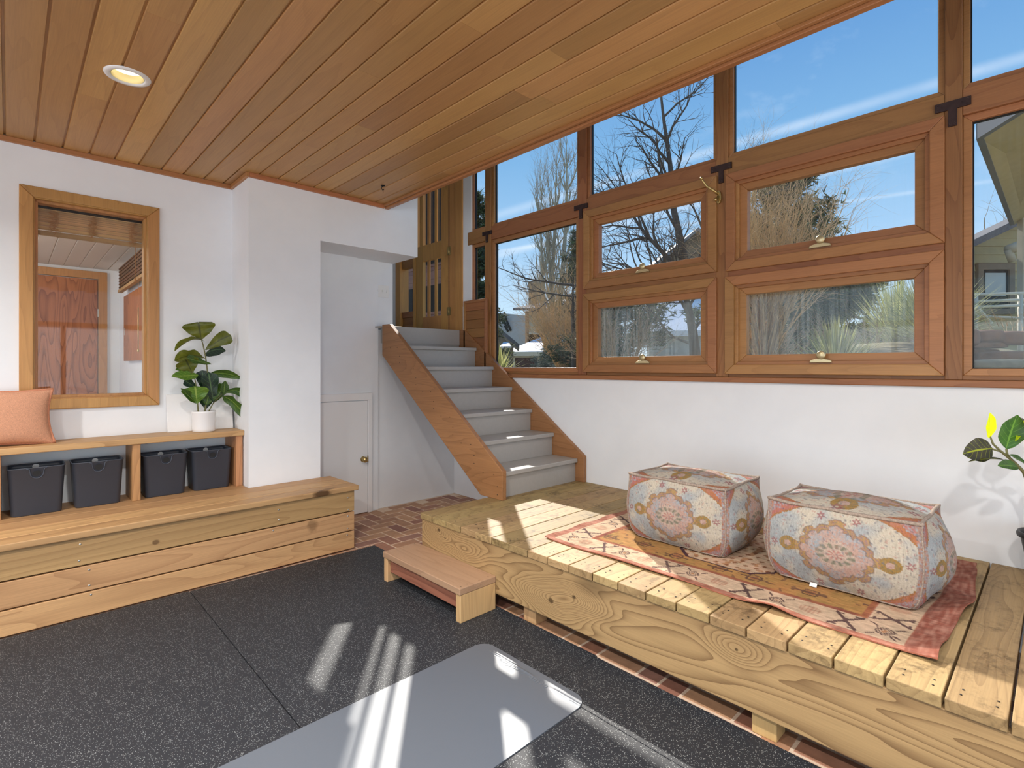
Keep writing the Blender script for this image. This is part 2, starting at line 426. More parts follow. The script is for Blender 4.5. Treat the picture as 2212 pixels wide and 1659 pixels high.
# plank ceiling: tongue-and-groove boards running along the window side, butt joints here and there
m = MB(); xs = -.012
for k in range(-30, 18):
    x0 = xs + k * .1365; y = -3.4 + R.uniform(-.5, 0)
    while y < YL:
        ln = R.uniform(1.9, 3.6); y1 = min(y + ln, YL)
        if YL - y1 < .5: y1 = YL
        r = R.random()
        x1 = x0 + .1365
        if x1 > 1.29 and y1 > YB: y1 = YB; 
        if y >= YB and x1 > 1.29: break
        h = .006; hx0, hx1, hy0, hy1 = .425 - .067, .425 + .067, 3.185 - .067, 3.185 + .067
        def board(xa, xb, ya, yb_, la=True, lb=True):
            m.prism([(xa, ZC + h), (xa + (.0035 if la else 0), ZC), (xb - (.011 if lb else 0), ZC), (xb - (.0098 if lb else 0), ZC + h + .003), (xb, ZC + h + .003), (xb, ZC + .02), (xa, ZC + .02)], 'y', ya, yb_, r)
        if x1 <= hx0 or x0 >= hx1 or y1 <= hy0 or y >= hy1: board(x0, x1, y + .0006, y1)
        else:
            ya, yb_ = max(y + .0006, hy0), min(y1, hy1)
            if ya > y + .001: board(x0, x1, y + .0006, ya)
            if yb_ < y1 - .001: board(x0, x1, yb_, y1)
            if x0 < hx0: board(x0, hx0, ya, yb_, True, False)
            if x1 > hx1: board(hx1, x1, ya, yb_, False, True)
        y = y1
        if x1 > 1.29 and y1 >= YB: break
m.box(1.2165, 1.2815, YB, YL, ZC + .001, ZC + .02)
struct(m, 'ceiling', M['cedar'])
m = MB(); q0, q1, q2, q3 = .325, .525, 3.085, 3.285
m.box(-4.2, q0, -3.5, YL, ZC + .02, ZC + .2); m.box(q1, 2.40, -3.5, YL, ZC + .02, ZC + .2); m.box(q0, q1, -3.5, q2, ZC + .02, ZC + .2); m.box(q0, q1, q3, YL, ZC + .02, ZC + .2)
struct(m, 'ceiling_deck', M['paint'])
# trim round the ceiling
m = MB()
m.box(-4.1, 1.282, YL - .022, YL, 2.782, ZC); struct(m, 'trim_1', M['trimwood'], bevel=.003)
m = MB(); m.box(1.26, 1.282, YB - .022, YL - .022, 2.782, ZC); struct(m, 'trim_2', M['trimwood_y'], bevel=.003)
m = MB(); m.box(1.282, 2.40, YB - .022, YB, 2.782, ZC); struct(m, 'trim_3', M['trimwood'], bevel=.003)
m = MB()
m.box(2.412, 2.447, -3.5, YB, 2.782, ZC + .05); m.box(2.384, 2.408, -3.5, YB - .022, 2.796, ZC)
struct(m, 'trim_4', M['trimwood_y'], bevel=.003)

# ------------------------------------------------------------------ timber frame and glazing of the window wall
XG = 3.580                    # glass
TOP = 4.02
posts = [(3.997, 4.081), (2.778, 2.864), (1.565, 1.648), (.348, .419), (-.98, -.90), (-2.3, -2.22)]
for i, (a, b) in enumerate(posts):
    lo = 1.313
    struct(bx(XW, XW + .078, a, b, lo, TOP), 'trim_%d' % (5 + i), M['fir_z'], bevel=.004)
bays = [(4.081, 4.318), (2.864, 3.997), (1.648, 2.778), (.419, 1.565), (-.90, .348), (-2.22, -.98)]
n = 11
for (a, b) in bays:
    e = 4.36 if b > 4.3 else b
    struct(bx(XW - .004 if b > 4.3 else XW + .003, XW + .078, a, e, 2.672, 2.806), 'trim_%d' % n, M['fir_y'], bevel=.004); n += 1
for (a, b) in [bays[2], bays[3]]:
    struct(bx(XW + .004, XW + .074, a, b, 1.985, 2.05), 'trim_%d' % n, M['fir_y'], bevel=.003); n += 1
struct(bx(XW - .004, XW + .15, -3.5, 4.318, TOP, TOP + .12), 'trim_%d' % n, M['fir_y'], bevel=.004); n += 1
m = MB(); m.box(XW - .022, XW + .10, -3.5, 4.075, 1.277, 1.313)
struct(m, 'trim_%d' % n, M['fir_y'], bevel=.005); n += 1
struct(bx(XW + .012, XW + .08, -3.5, 4.075, 1.313, 1.336), 'trim_%d' % n, M['fir_y'], bevel=.003); n += 1

wn = [0]
def ring(mb, y0, y1, z0, z1, t, xa, xb, tb=None, r=None):
    """mitred picture-frame ring in a plane of constant x"""
    tb = tb or t
    o = [(y0, z0), (y1, z0), (y1, z1), (y0, z1)]; q = [(y0 + t, z0 + tb), (y1 - t, z0 + tb), (y1 - t, z1 - t), (y0 + t, z1 - t)]
    for i in range(4):
        j = (i + 1) % 4
        mb.prism([o[i], o[j], q[j], q[i]], 'x', xa, xb, R.random() if r is None else r)
def fixed(y0, y1, z0, z1, gm='glass', stop=.03, face=None):
    wn[0] += 1
    w = thing('window_%d' % wn[0], (XG, (y0 + y1) / 2, z0), None, None); w['kind'] = 'structure'

    fr = MB(); ring(fr, y0, y1, z0, z1, stop, (face or XW + .022), XW + .072)
    fr.build('window_frame', M['sash'], w, bevel=.003)
    sp = MB(); ring(sp, y0 + stop - .004, y1 - stop + .004, z0 + stop - .004, z1 - stop + .004, .009, XG - .008, XG + .012, r=.5)
    sp.build('glazing_spacer', M['black_iron'], w)
    bx(XG, XG + .005, y0 + stop - .002, y1 - stop + .002, z0 + stop - .002, z1 - stop + .002).build('pane', M[gm], w)
    return w
# upper lights, between rail and head
for (a, b) in bays[:5]:
    fixed(a, b, 2.806, TOP, stop=.028)
# lower fixed lights
fixed(4.081, 4.318, 2.035, 2.672, stop=.032)
fixed(2.864, 3.997, 1.336, 2.672, 'dusty_light', stop=.04)
fixed(-.90, .348, 1.336, 2.672, 'dusty_light', stop=.036)
fixed(-2.22, -.98, 1.336, 2.672, stop=.036)

def casement(y0, y1, z0, z1, gm, yc):
    """awning window: mitred casing proud of the posts, stepped stop, sash, crank"""
    wn[0] += 1
    w = thing('window_%d' % wn[0], (XG, (y0 + y1) / 2, z0), None, None); w['kind'] = 'structure'

    xa = XW - .024
    a0, c0 = aw(y0, z0, xa); a1, c1 = aw(y1, z1, xa)
    f = MB(); ring(f, a0, a1, c0, c1, .062, xa, XW + .06)
    f.build('window_frame', M['sash'], w, bevel=.004)
    s = MB(); ring(s, a0 + .058, a1 - .058, c0 + .058, c1 - .058, .026, XW - .002, XW + .06)
    s.build('window_stop', M['sash'], w, bevel=.003)
    s = MB(); ring(s, a0 + .078, a1 - .078, c0 + .075, c1 - .075, .052, XW + .018, XW + .070)
    s.build('sash', M['sash'], w, bevel=.003)
    bx(XG, XG + .005, a0 + .126, a1 - .126, c0 + .123, c1 - .123).build('pane', M[gm], w)
    # crank operator: escutcheon and oval turn knob
    zc = c0 + .072
    h = MB()
    h.prism([(yc - .062, zc), (yc + .062, zc), (yc + .055, zc + .014), (yc + .02, zc + .024), (yc - .02, zc + .024), (yc - .055, zc + .014)], 'x', XW - .020, XW + .012)
    ho = h.build('crank_handle', M['gold_handle'], w, bevel=.003)
    k = MB(); k.tube([(XW - .012, yc, zc + .02), (XW - .02, yc, zc + .036)], .007, 10)
    k.lathe([(0, -.008), (.02, -.008), (.026, -.002), (.026, .004), (.018, .010), (0, .011)], (XW - .022, yc - .004, zc + .046), 20, axis='x')
    ko = k.build('knob', M['gold_handle'], ho)
    return w
casement(1.646, 2.810, 2.040, 2.706, 'dusty_light', 2.222)
casement(.420, 1.582, 2.032, 2.696, 'dusty_light', .999)
casement(1.648, 2.818, 1.336, 2.002, 'dusty', 2.222)
casement(.422, 1.588, 1.334, 1.995, 'dusty', .995)

# T-shaped iron straps where posts cross the rail
def strap(yc, zc, lab, s=1.0, ysz=.145):
    x = XW - .0075
    t = thing('t_bracket', (x, yc, zc), lab, 'bracket', 'iron straps on the window frame')
    hy = ysz / 2; b = .021 * s; sw = .017 * s; dn = .105 * s
    m = MB(); m.prism([(yc - hy, zc - b), (yc - sw, zc - b), (yc - sw, zc - dn), (yc + sw, zc - dn), (yc + sw, zc - b), (yc + hy, zc - b), (yc + hy, zc + b), (yc - hy, zc + b)], 'x', x - .004, x + .008)
    m.build('strap_plate', M['bronze'], t, bevel=.0015)
    for (dy, dz) in ((hy - .012, .010), (hy - .012, -.010), (-hy + .012, .010), (-hy + .012, -.010), (sw * .5, -dn + .012), (-sw * .5, -dn + .012), (hy * .55, 0), (-hy * .55, 0)):
        one('lathe', [(.0045, -.001), (.0042, .0015), (0, .002)], (x - .004, yc + dy, zc + dz), 10, axis='x').build('screw', M['steel' if dy and abs(dz) > .005 else 'bronze'], t)
    return t
strap(.386, 2.735, 'dark T-shaped iron strap on the rightmost wide post', 1.05)
strap(1.607, 2.745, 'dark T-shaped iron strap above the brass coat hook', 1.0)
strap(2.828, 2.745, 'dark T-shaped iron strap left of the two stacked smaller awning windows', .95)
strap(4.045, 2.745, 'dark T-shaped iron strap on the leftmost post near the entry door', .9)

# brass double coat hook on the third post
t = thing('coat_hook', (XW - .024, 1.622, 2.56), 'brass double coat hook screwed to the post between the awning windows', 'hook')
xh = XW - .012
m = MB(); m.prism([(1.622 + .020 * math.cos(a), 2.545 + .045 * math.sin(a)) for a in [i * math.pi / 8 for i in range(16)]], 'x', xh - .008, XW)
m.build('back_plate', M['brass'], t, bevel=.002)
m = MB()
m.tube([(xh - .006, 1.622, 2.565), (xh - .03, 1.645, 2.59), (xh - .055, 1.68, 2.62), (xh - .075, 1.70, 2.66), (xh - .078, 1.705, 2.672)], [.009, .008, .007, .007, .008], 10)
m.lathe([(0, -.012), (.009, -.008), (.012, 0), (.009, .008), (0, .012)], (xh - .079, 1.707, 2.676), 14)
m.build('upper_prong', M['brass'], t)
m = MB()
m.tube([(xh - .006, 1.622, 2.55), (xh - .02, 1.622, 2.525), (xh - .04, 1.622, 2.512), (xh - .052, 1.622, 2.525)], [.009, .008, .008, .009], 10)
m.build('lower_prong', M['brass'], t)

# wood panel under the small left window
m = MB()
for i in range(6):
    m.box(XW - .028, XW - .004, 4.05, 4.365, 1.50 + i * .094, 1.592 + i * .094)
struct(m, 'trim_%d' % n, M['fir_y'], bevel=.003); n += 1
m = MB()
ring(m, 4.025, 4.388, 1.30, 2.078, .027, XW - .040, XW - .002)
struct(m, 'trim_%d' % n, M['sash'], bevel=.003); n += 1

# ------------------------------------------------------------------ entry door with vertical slots, sidelight
d = thing('door_1', (XW + .03, 5.05, ZL), None, None); d['kind'] = 'structure'
DT = 3.90
m = MB()
m.box(XW - .012, XW + .12, 4.447, 4.567, ZL, DT + .08)
m.box(XW + .004, XW + .12, 4.567, 4.690, ZL, DT)
m.box(XW - .006, XW + .12, 5.693, 5.802, ZL, DT + .08)
m.box(XW + .006, XW + .12, 4.567, 5.70, DT, DT + .1)
m.box(XW + .01, XW + .10, 5.385, 5.43, ZL, DT)
m.build('door_frame', M['golden_z'], d, bevel=.004)
lf = MB(); xa, xb = XW + .018, XW + .062
lf.box(xa, xb, 4.72, 4.865, ZL + .01, DT - .01)
lf.box(xa, xb, 5.232, 5.378, ZL + .01, 2.818)
lf.box(xa, xb, 5.232, 5.298, 2.818, DT - .01); lf.box(xa, xb, 5.370, 5.384, ZL + .01, DT - .01); lf.box(xa, xb, 5.298, 5.370, 3.72, DT - .01)
lf.box(xa, xb, 4.865, 5.232, ZL + .01, 1.968)
lf.box(xa, xb, 4.865, 5.232, 2.63, 2.818)
lf.box(xa, xb, 4.865, 5.232, 3.72, DT - .01)
lo = lf.build('door_leaf', M['golden_z'], d, bevel=.003)
for (a, b) in ((4.953, 4.999), (5.098, 5.144)):
    bx(xa + .004, xa + .022, a, b, 1.968, 2.63).build('slat', M['golden_z'], lo, bevel=.003)
    bx(xa + .004, xa + .022, a, b, 2.818, 3.72).build('slat', M['golden_z'], lo, bevel=.003)
bx(xb - .012, xb - .007, 4.86, 5.372, 1.96, 3.73).build('door_pane', M['glass'], lo)
bx(XW + .004, XW + .022, 4.690, 4.712, ZL + .01, DT - .02).build('hinge_strip', M['sash'], d)
for z in (2.00, 2.67, 3.45):
    h = MB(); h.tube([(XW + .004, 4.70, z - .05), (XW + .004, 4.70, z + .05)], .009, 12)
    h.box(XW + .001, XW + .005, 4.665, 4.735, z - .045, z + .045)
    h.build('hinge', M['brass'], d)
sl = MB()
sl.box(XW + .03, XW + .09, 5.43, 5.693, ZL, 1.90); sl.box(XW + .02, XW + .09, 5.43, 5.693, 1.99, 2.06)
sl.box(XW + .035, XW + .085, 5.43, 5.693, 1.90, 1.99); sl.box(XW + .02, XW + .09, 5.43, 5.693, 2.60, 2.70); sl.box(XW + .02, XW + .09, 5.43, 5.693, 3.78, DT)
sl.build('sidelight_rail', M['fir_y'], d, bevel=.003)
bx(XW + .055, XW + .06, 5.43, 5.693, 2.06, 3.8).build('sidelight_pane', M['glass'], d)

# small white access door in the recess, with trim and knob
d = thing('door_2', (2.2, YL + .03, 0), None, None); d['kind'] = 'structure'
m = MB(); m.box(1.72, 2.463, YL + .012, YL + .036, .006, 1.062); m.build('door_leaf', M['trim_white'], d, bevel=.003)
m = MB(); m.box(2.468, 2.510, YL + .004, YL + .04, 0, 1.068); m.box(1.72, 2.510, YL + .004, YL + .04, 1.068, 1.135)
m.build('door_trim', M['trim_white'], d, bevel=.003)
m = MB(); m.lathe([(0, 0), (.026, 0), (.026, -.004), (.012, -.008), (.010, -.026), (.022, -.034), (.028, -.046), (.024, -.058), (.012, -.064), (0, -.065)], (2.415, YL + .012, .512), 28, axis='y')
ko = m.build('door_knob', M['brass'], d)
bx(2.460, 2.470, YL + .006, YL + .013, .48, .54).build('strike_plate', M['brass'], d, bevel=.001)

# interior window in the left wall (looks into the next room)
wn[0] += 1
w = thing('window_%d' % wn[0], (.42, YL, wz0), None, None); w['kind'] = 'structure'
def ringy(mb, x0, x1, z0, z1, t, ya, yb):
    o = [(x0, z0), (x1, z0), (x1, z1), (x0, z1)]; q = [(x0 + t, z0 + t), (x1 - t, z0 + t), (x1 - t, z1 - t), (x0 + t, z1 - t)]
    for i in range(4):
        j = (i + 1) % 4; mb.prism([o[i], o[j], q[j], q[i]], 'y', ya, yb)
m = MB(); ringy(m, .048, .793, 1.105, 2.533, .068, YL - .020, YL + .005); m.build('window_casing', M['casing'], w, bevel=.005, seg=3)
m = MB(); ringy(m, .108, .733, 1.166, 2.473, .014, YL - .010, YL + .12); ringy(m, .118, .723, 1.176, 2.463, .020, YL + .030, YL + .10)
m.build('window_stop', M['casing'], w, bevel=.003)
bx(.13, .712, YL + .055, YL + .060, 1.188, 2.452).build('pane', M['glass'], w)
# ================================================================== NEXT ROOM, seen through the interior window
RX0, RX1, RY1, RZ0, RZ1 = -1.9, 1.02, 8.3, .40, 2.60
m = MB()
m.box(RX0, RX1 + .1, RY1, RY1 + .1, RZ0, RZ1 + .1)
struct(m, 'wall_back_room_far', M['paint'])
m = MB(); m.box(RX1, RX1 + .1, YL + .14, RY1, RZ0, RZ1 + .1); struct(m, 'wall_back_room_right', M['paint'])
m = MB(); m.box(RX0 - .1, RX1 + .1, YL + .14, RY1 + .1, RZ0 - .1, RZ0); struct(m, 'floor_back_room', M['step'])
t = NT('pale_painted_planks'); t.set(Roughness=.5)
t.base(srgb((.80, .77, .72))); M['paleplank'] = t.m
m = MB()
for k in range(21):
    x0 = RX0 + k * .14
    m.prism([(x0, RZ1 + .008), (x0 + .006, RZ1), (x0 + .134, RZ1), (x0 + .14, RZ1 + .008), (x0 + .14, RZ1 + .05), (x0, RZ1 + .05)], 'y', YL + .14, RY1)
struct(m, 'ceiling_back_room', M['paleplank'])
# lamp of that room
m = MB(); m.lathe([(0, 0), (.12, 0), (.14, .02), (.14, .035)], (-.7, 6.2, RZ1 - .035), 32)
t = NT('lit_opal_glass'); t.set(Emission_Strength=4.0); t.b.inputs['Emission Color'].default_value = (1, .9, .75, 1); M['opal'] = t.m
o = m.build('flush_ceiling_lamp', M['opal']); tag(o, 'round flush ceiling lamp in the room behind the interior window', 'lamp')
# wood door on the far wall
d = thing('door_3', (.3, RY1, RZ0), None, None); d['kind'] = 'structure'
bx(.0, .80, RY1 - .045, RY1 - .004, RZ0, 2.46).build('door_leaf', M['doorwood'], d, bevel=.003)
m = MB(); m.box(.805, .895, RY1 - .05, RY1 - .002, RZ0, 2.56); m.box(-.2, .805, RY1 - .05, RY1 - .002, 2.47, 2.56); m.build('door_frame', M['casing'], d, bevel=.004)
for z in (.9, 2.05):
    bx(.797, .811, RY1 - .052, RY1 - .044, z - .05, z + .05).build('hinge', M['steel'], d)
# wood cupboard door with woven blind on the right wall
o = thing('wall_cupboard', (RX1, 6.6, 1.1), 'brown wood cupboard door on the right wall behind the interior window', 'cupboard')
bx(RX1 - .05, RX1 - .001, 5.75, 7.55, 1.45, 2.20).build('cupboard_door', M['doorwood'], o, bevel=.004)
bx(RX1 - .056, RX1 - .05, 7.46, 7.475, 1.75, 1.83).build('hinge', M['steel'], o)
M['bamboo'] = wood('bamboo_slats', (.78, .62, .40), (.55, .40, .22), 'x', .6, K=6, lines=.2, tone=.5)
M['bamboo_y'] = wood('dark_bamboo_slats', (.42, .28, .16), (.24, .15, .08), 'y', .6, K=6, lines=.2, tone=.5)
M['cord'] = plain('tan_blind_cord', (.72, .52, .32), .8)
o = thing('woven_blind', (RX1 - .06, 6.6, 2.2), 'dark woven blind rolled up above the cupboard in the next room', 'blind')
m = MB()
for i in range(14): m.box(RX1 - .085 - .006 * (i % 2), RX1 - .07, 5.5, 7.6, 2.28 + i * .018, 2.295 + i * .018)
m.build('slat_panel', M['bamboo_y'], o)
bx(RX1 - .10, RX1 - .06, 5.5, 7.6, 2.245, 2.275).build('bottom_rail', M['bamboo'], o)
# bamboo shade pulled up inside the interior window
o = thing('bamboo_shade', (.42, YL + .17, 2.2), 'tan bamboo shade pulled up at the top of the interior window', 'blind')
m = MB(); ys = YL + .16
for i in range(16):
    m.box(.06, .79, ys + .004 * (i % 3), ys + .012 + .004 * (i % 3), 2.300 + i * .0088, 2.3075 + i * .0088)
m.build('slat_panel', M['bamboo'], o)
bx(.06, .79, ys - .006, ys + .022, 2.262, 2.292).build('bottom_rail', M['bamboo'], o, bevel=.003)
bx(.05, .80, ys - .004, ys + .03, 2.442, 2.472).build('head_rail', M['black_iron'], o)
for xc in (.222, .425, .655):
    m = MB()
    for q in range(7):
        p = []; x, z = xc + R.uniform(-.02, .02), 2.43
        for s in range(16):
            p.append((x, ys - .010 - .006 * R.random(), z)); x = xc + R.uniform(-.03, .03); z -= .0105 + R.uniform(-.008, .006)
        m.tube(p, .0013, 5)
    m.build('cord_bundle', M['cord'], o)
# lift cord with wooden tassel
o = thing('blind_cord', (.705, YL + .155, 1.6), 'thin lift cord with a small tassel hanging inside the interior window', 'cord')
m = MB(); m.tube([(.688, ys - .012, 2.26), (.690, ys - .012, 2.0), (.689, ys - .012, 1.82)], .0016, 6); m.tube([(.672, ys - .012, 2.26), (.671, ys - .012, 2.03)], .0016, 6)
m.build('cord_line', M['cord'], o)
m = MB(); m.lathe([(0, .02), (.004, .016), (.006, 0), (.005, -.014), (0, -.018)], (.671, ys - .012, 2.02), 12); m.build('tassel', M['cord'], o)
m = MB(); m.tube([(.689, ys - .012, 1.82), (.689, ys - .012, 1.50)], .0035, 8); m.lathe([(0, .014), (.007, .008), (.006, -.006), (0, -.016)], (.689, ys - .012, 1.50), 12)
m.build('wand', M['brass'], o)

# ================================================================== RECESSED CEILING LIGHT
t = NT('lamp_lens_lit'); t.set(Emission_Strength=1.6, Roughness=.4); t.b.inputs['Emission Color'].default_value = (1, .90, .66, 1); t.base(srgb((1, .98, .9))); M['lens'] = t.m
M['can'] = plain('pale_gold_reflector', (.84, .79, .62), .3, .4)
def downlight(x, y, lab):
    o = thing('recessed_light', (x, y, ZC), lab, 'ceiling light', 'recessed ceiling lights')
    m = MB(); m.lathe([(.067, ZC + .004), (.069, ZC - .004), (.076, ZC - .008), (.092, ZC - .006), (.097, ZC), (.097, ZC + .001), (.080, ZC + .001)], (x, y, 0), 56)
    m.build('trim_ring', M['ceramic'], o)
    m = MB(); m.lathe([(.0665, ZC - .002), (.0655, ZC + .012), (.064, ZC + .030), (.060, ZC + .040)], (x, y, 0), 56); m.build('reflector', M['can'], o)
    m = MB(); m.lathe([(.063, ZC + .036), (.04, ZC + .031), (0, ZC + .029)], (x, y, 0), 40); m.build('lens', M['lens'], o)
    return o
downlight(.425, 3.185, 'lit round recessed ceiling light in the cedar planks above the bench')
# little iron hook in the ceiling
o = thing('ceiling_hook', (2.136, 3.704, ZC), 'small black iron hook screwed into the plank ceiling near the header', 'hook')
m = MB(); m.lathe([(.016, 0), (.016, -.004), (.006, -.008), (0, -.009)], (2.136, 3.704, ZC), 16); m.build('base_plate', M['black_iron'], o)
m = MB(); m.tube([(2.136 + .012 * math.cos(a) * (1 if a < 4 else .8), 3.704, ZC - .022 + .014 * math.sin(a)) for a in [1.57 + k * .5 for k in range(10)]], .003, 8)
m.tube([(2.137, 3.704, ZC - .034), (2.139, 3.704, ZC - .056)], [.003, .0018], 6)
m.build('hook_loop', M['black_iron'], o)
# triple switch
o = thing('light_switch', (2.637, YL + .05, 2.12), 'white triple toggle switch plate on the wall beside the entry door', 'switch')
bx(2.565, 2.708, YL + .043, YL + .050, 2.062, 2.180).build('cover_plate', M['switch'], o, bevel=.002)
for xx in (2.590, 2.637, 2.684):
    bx(xx - .005, xx + .005, YL + .030, YL + .044, 2.112, 2.134).build('toggle', M['switch'], o, bevel=.002)

# ================================================================== STAIRS
zt = [ZD + (ZL - ZD) / 7 * (k + 1) for k in range(7)]         # tread tops, the last is the landing
yn = [2.833 + .2665 * k for k in range(7)]                     # nosings
xi, xo = 2.628, 3.488
st = thing('staircase', (3.05, 3.6, ZD), 'grey painted stairs between two wood stringers up to the entry door', 'stairs')
for k in range(6):
    bx(xi, xo, yn[k], yn[k] + .30, zt[k] - .034, zt[k]).build('tread', M['grey_paint'], st, bevel=.006, seg=3)
for k in range(7):
    zb = ZD if k == 0 else zt[k - 1]
    bx(xi, xo, yn[k] + .026, yn[k] + .046, zb, (zt[k] - .034) if k < 6 else ZL).build('riser', M['grey_paint'], st, bevel=.002)
pl = [(2.800, ZD), (3.045, ZD), (4.495, 1.495), (4.495, ZL + .012), (4.365, ZL + .010), (2.800, .622)]
m = MB(); m.prism(pl, 'x', 2.585, 2.627, .4); sL = m.build('stringer', M['stringer'], st, bevel=.004)
pr = [(2.771, ZD), (3.02, ZD), (4.49, 1.48), (4.49, 1.778), (4.365, 1.772), (2.771, .628)]
m = MB(); m.prism(pr, 'x', 3.489, XW - .002, .8); m.build('stringer', M['stringer'], st, bevel=.004)
for k in range(7):          # plugged screw holes
    for (dy, dz) in ((.06, -.02), (.18, -.02), (.02, -.10), (.02, -.16)):
        y, z = yn[k] + dy, zt[k] + dz
        if y > 4.45: continue
        one('lathe', [(.0042, 0), (.004, -.0008), (0, -.001)], (2.5852, y, z), 8, axis='x').build('screw_hole', M['nail'], sL)

# ================================================================== PLATFORM
pf = thing('wooden_platform', (2.75, 1.2, 0), 'raised pine platform of deck boards along the window wall', 'platform')
P = .143
for k in range(25):
    y1 = 2.953 - P * k; gp = .0042 + .0030 * min(1, k / 16)
    dx = R.uniform(-.003, .003)
    bd = bx(1.985 + dx, XW - .003, y1 - P + gp, y1, ZD - .038, ZD + R.uniform(-.0015, .0008)).build('deck_board', M['deck_x'], pf, bevel=.003)
    for xx in (2.035 + dx, 2.075 + dx):
        for yy in (y1 - .032, y1 - P + .034):
            one('lathe', [(.0038, 0), (.0034, .0005), (0, .0006)], (xx + R.uniform(-.005, .005), yy + R.uniform(-.004, .004), ZD), 8).build('screw', M['nail'], bd)
bx(1.992, 2.032, -.62, 2.947, .098, ZD - .039, r=.31).build('rim_joist', M['beam'], pf, bevel=.003)
bx(2.032, 3.5, 2.90, 2.94, .098, ZD - .039, r=.6).build('end_joist', M['beam'], pf, bevel=.003)
for y in (-.5, .72, 1.94):
    bx(2.033, 2.123, y, y + .09, 0, ZD - .04).build('post_block', M['step_z'], pf, bevel=.003)
for y in (-.2, .45, 1.1, 1.75, 2.4):
    bx(2.034, 3.5, y - .02, y + .02, .2, ZD - .039).build('joist', M['beam'], pf)

# step stool against the platform
ss = thing('step_stool', (1.86, 2.6, 0), 'low cedar step stool standing against the platform edge', 'stool')
bx(1.732, 1.990, 2.208, 3.003, .163, .200, r=.3).build('step_top', M['step'], ss, bevel=.004)
bx(1.738, 1.990, 2.210, 2.252, .0125, .163, r=.2).build('leg', M['step_z'], ss, bevel=.004)
bx(1.738, 1.990, 2.958, 3.000, .0125, .163, r=.7).build('leg', M['step_z'], ss, bevel=.004)
bx(1.760, 1.796, 2.252, 2.958, .072, .163, r=.5).build('apron', M['step_red'], ss, bevel=.003)
for (x, y) in ((1.755, 2.228), (1.80, 2.232), (1.88, 2.226), (1.95, 2.23), (1.76, 2.985), (1.87, 2.98), (1.96, 2.984)):
    one('lathe', [(.003, 0), (.0026, .0005), (0, .0006)], (x, y, .200), 8).build('screw', M['nail'], ss)

# ================================================================== BENCH
be = thing('built_in_bench', (.6, 3.95, 0), 'long cedar plank bench along the white left wall', 'bench')
bx(-4.0, 1.917, 3.676, 3.815, .450, ZB, r=.2).build('seat_board', M['bench_x'], be, bevel=.006, seg=3)
bx(-4.0, 1.912, 3.817, 3.975, .450, ZB, r=.62).build('seat_board', M['bench_x'], be, bevel=.004)
bx(-4.0, 1.908, 3.977, YB - .002, .450, ZB, r=.44).build('seat_board', M['bench_x'], be, bevel=.004)
bx(-4.0, 1.280, YB + .001, YL - .002, .450, ZB, r=.3).build('seat_board', M['bench_x'], be, bevel=.004)
for (z0, z1, r) in ((.2965, .4475, .12), (.1505, .2885, .55), (.014, .1425, .85)):
    bx(-4.0, 1.892, 3.700, 3.738, z0, z1, r=r).build('front_board', M['bench_x'], be, bevel=.003)
bx(1.850, 1.888, 3.739, YB - .01, .014, .449, r=.5).build('end_panel', M['bench_x'], be, bevel=.003)
for (x, z) in ((.283, .413), (.279, .325), (.322, .264), (.322, .178), (.33, .125), (1.335, .405), (1.337, .335), (1.30, .27), (1.84, .40), (1.845, .31), (1.84, .262), (1.84, .17), (1.835, .12)):
    one('lathe', [(.0055, 0), (.005, -.001), (0, -.0012)], (x, 3.700, z), 10, axis='y').build('screw', M['steel'], be)

cs = thing('cubby_shelf', (.6, 4.4, ZB), 'open cedar cubby shelf standing on the bench against the wall', 'shelf')
bx(-4.0, 1.280, 4.245, YL - .002, .866, .906, r=.35).build('shelf_top', M['bench_x'], cs, bevel=.005)
for x in (1.229, .594, -.077, -.75, -1.4):
    bx(x, x + .046, 4.262, YL - .004, ZB, .866).build('upright', M['shelf_z'], cs, bevel=.003)

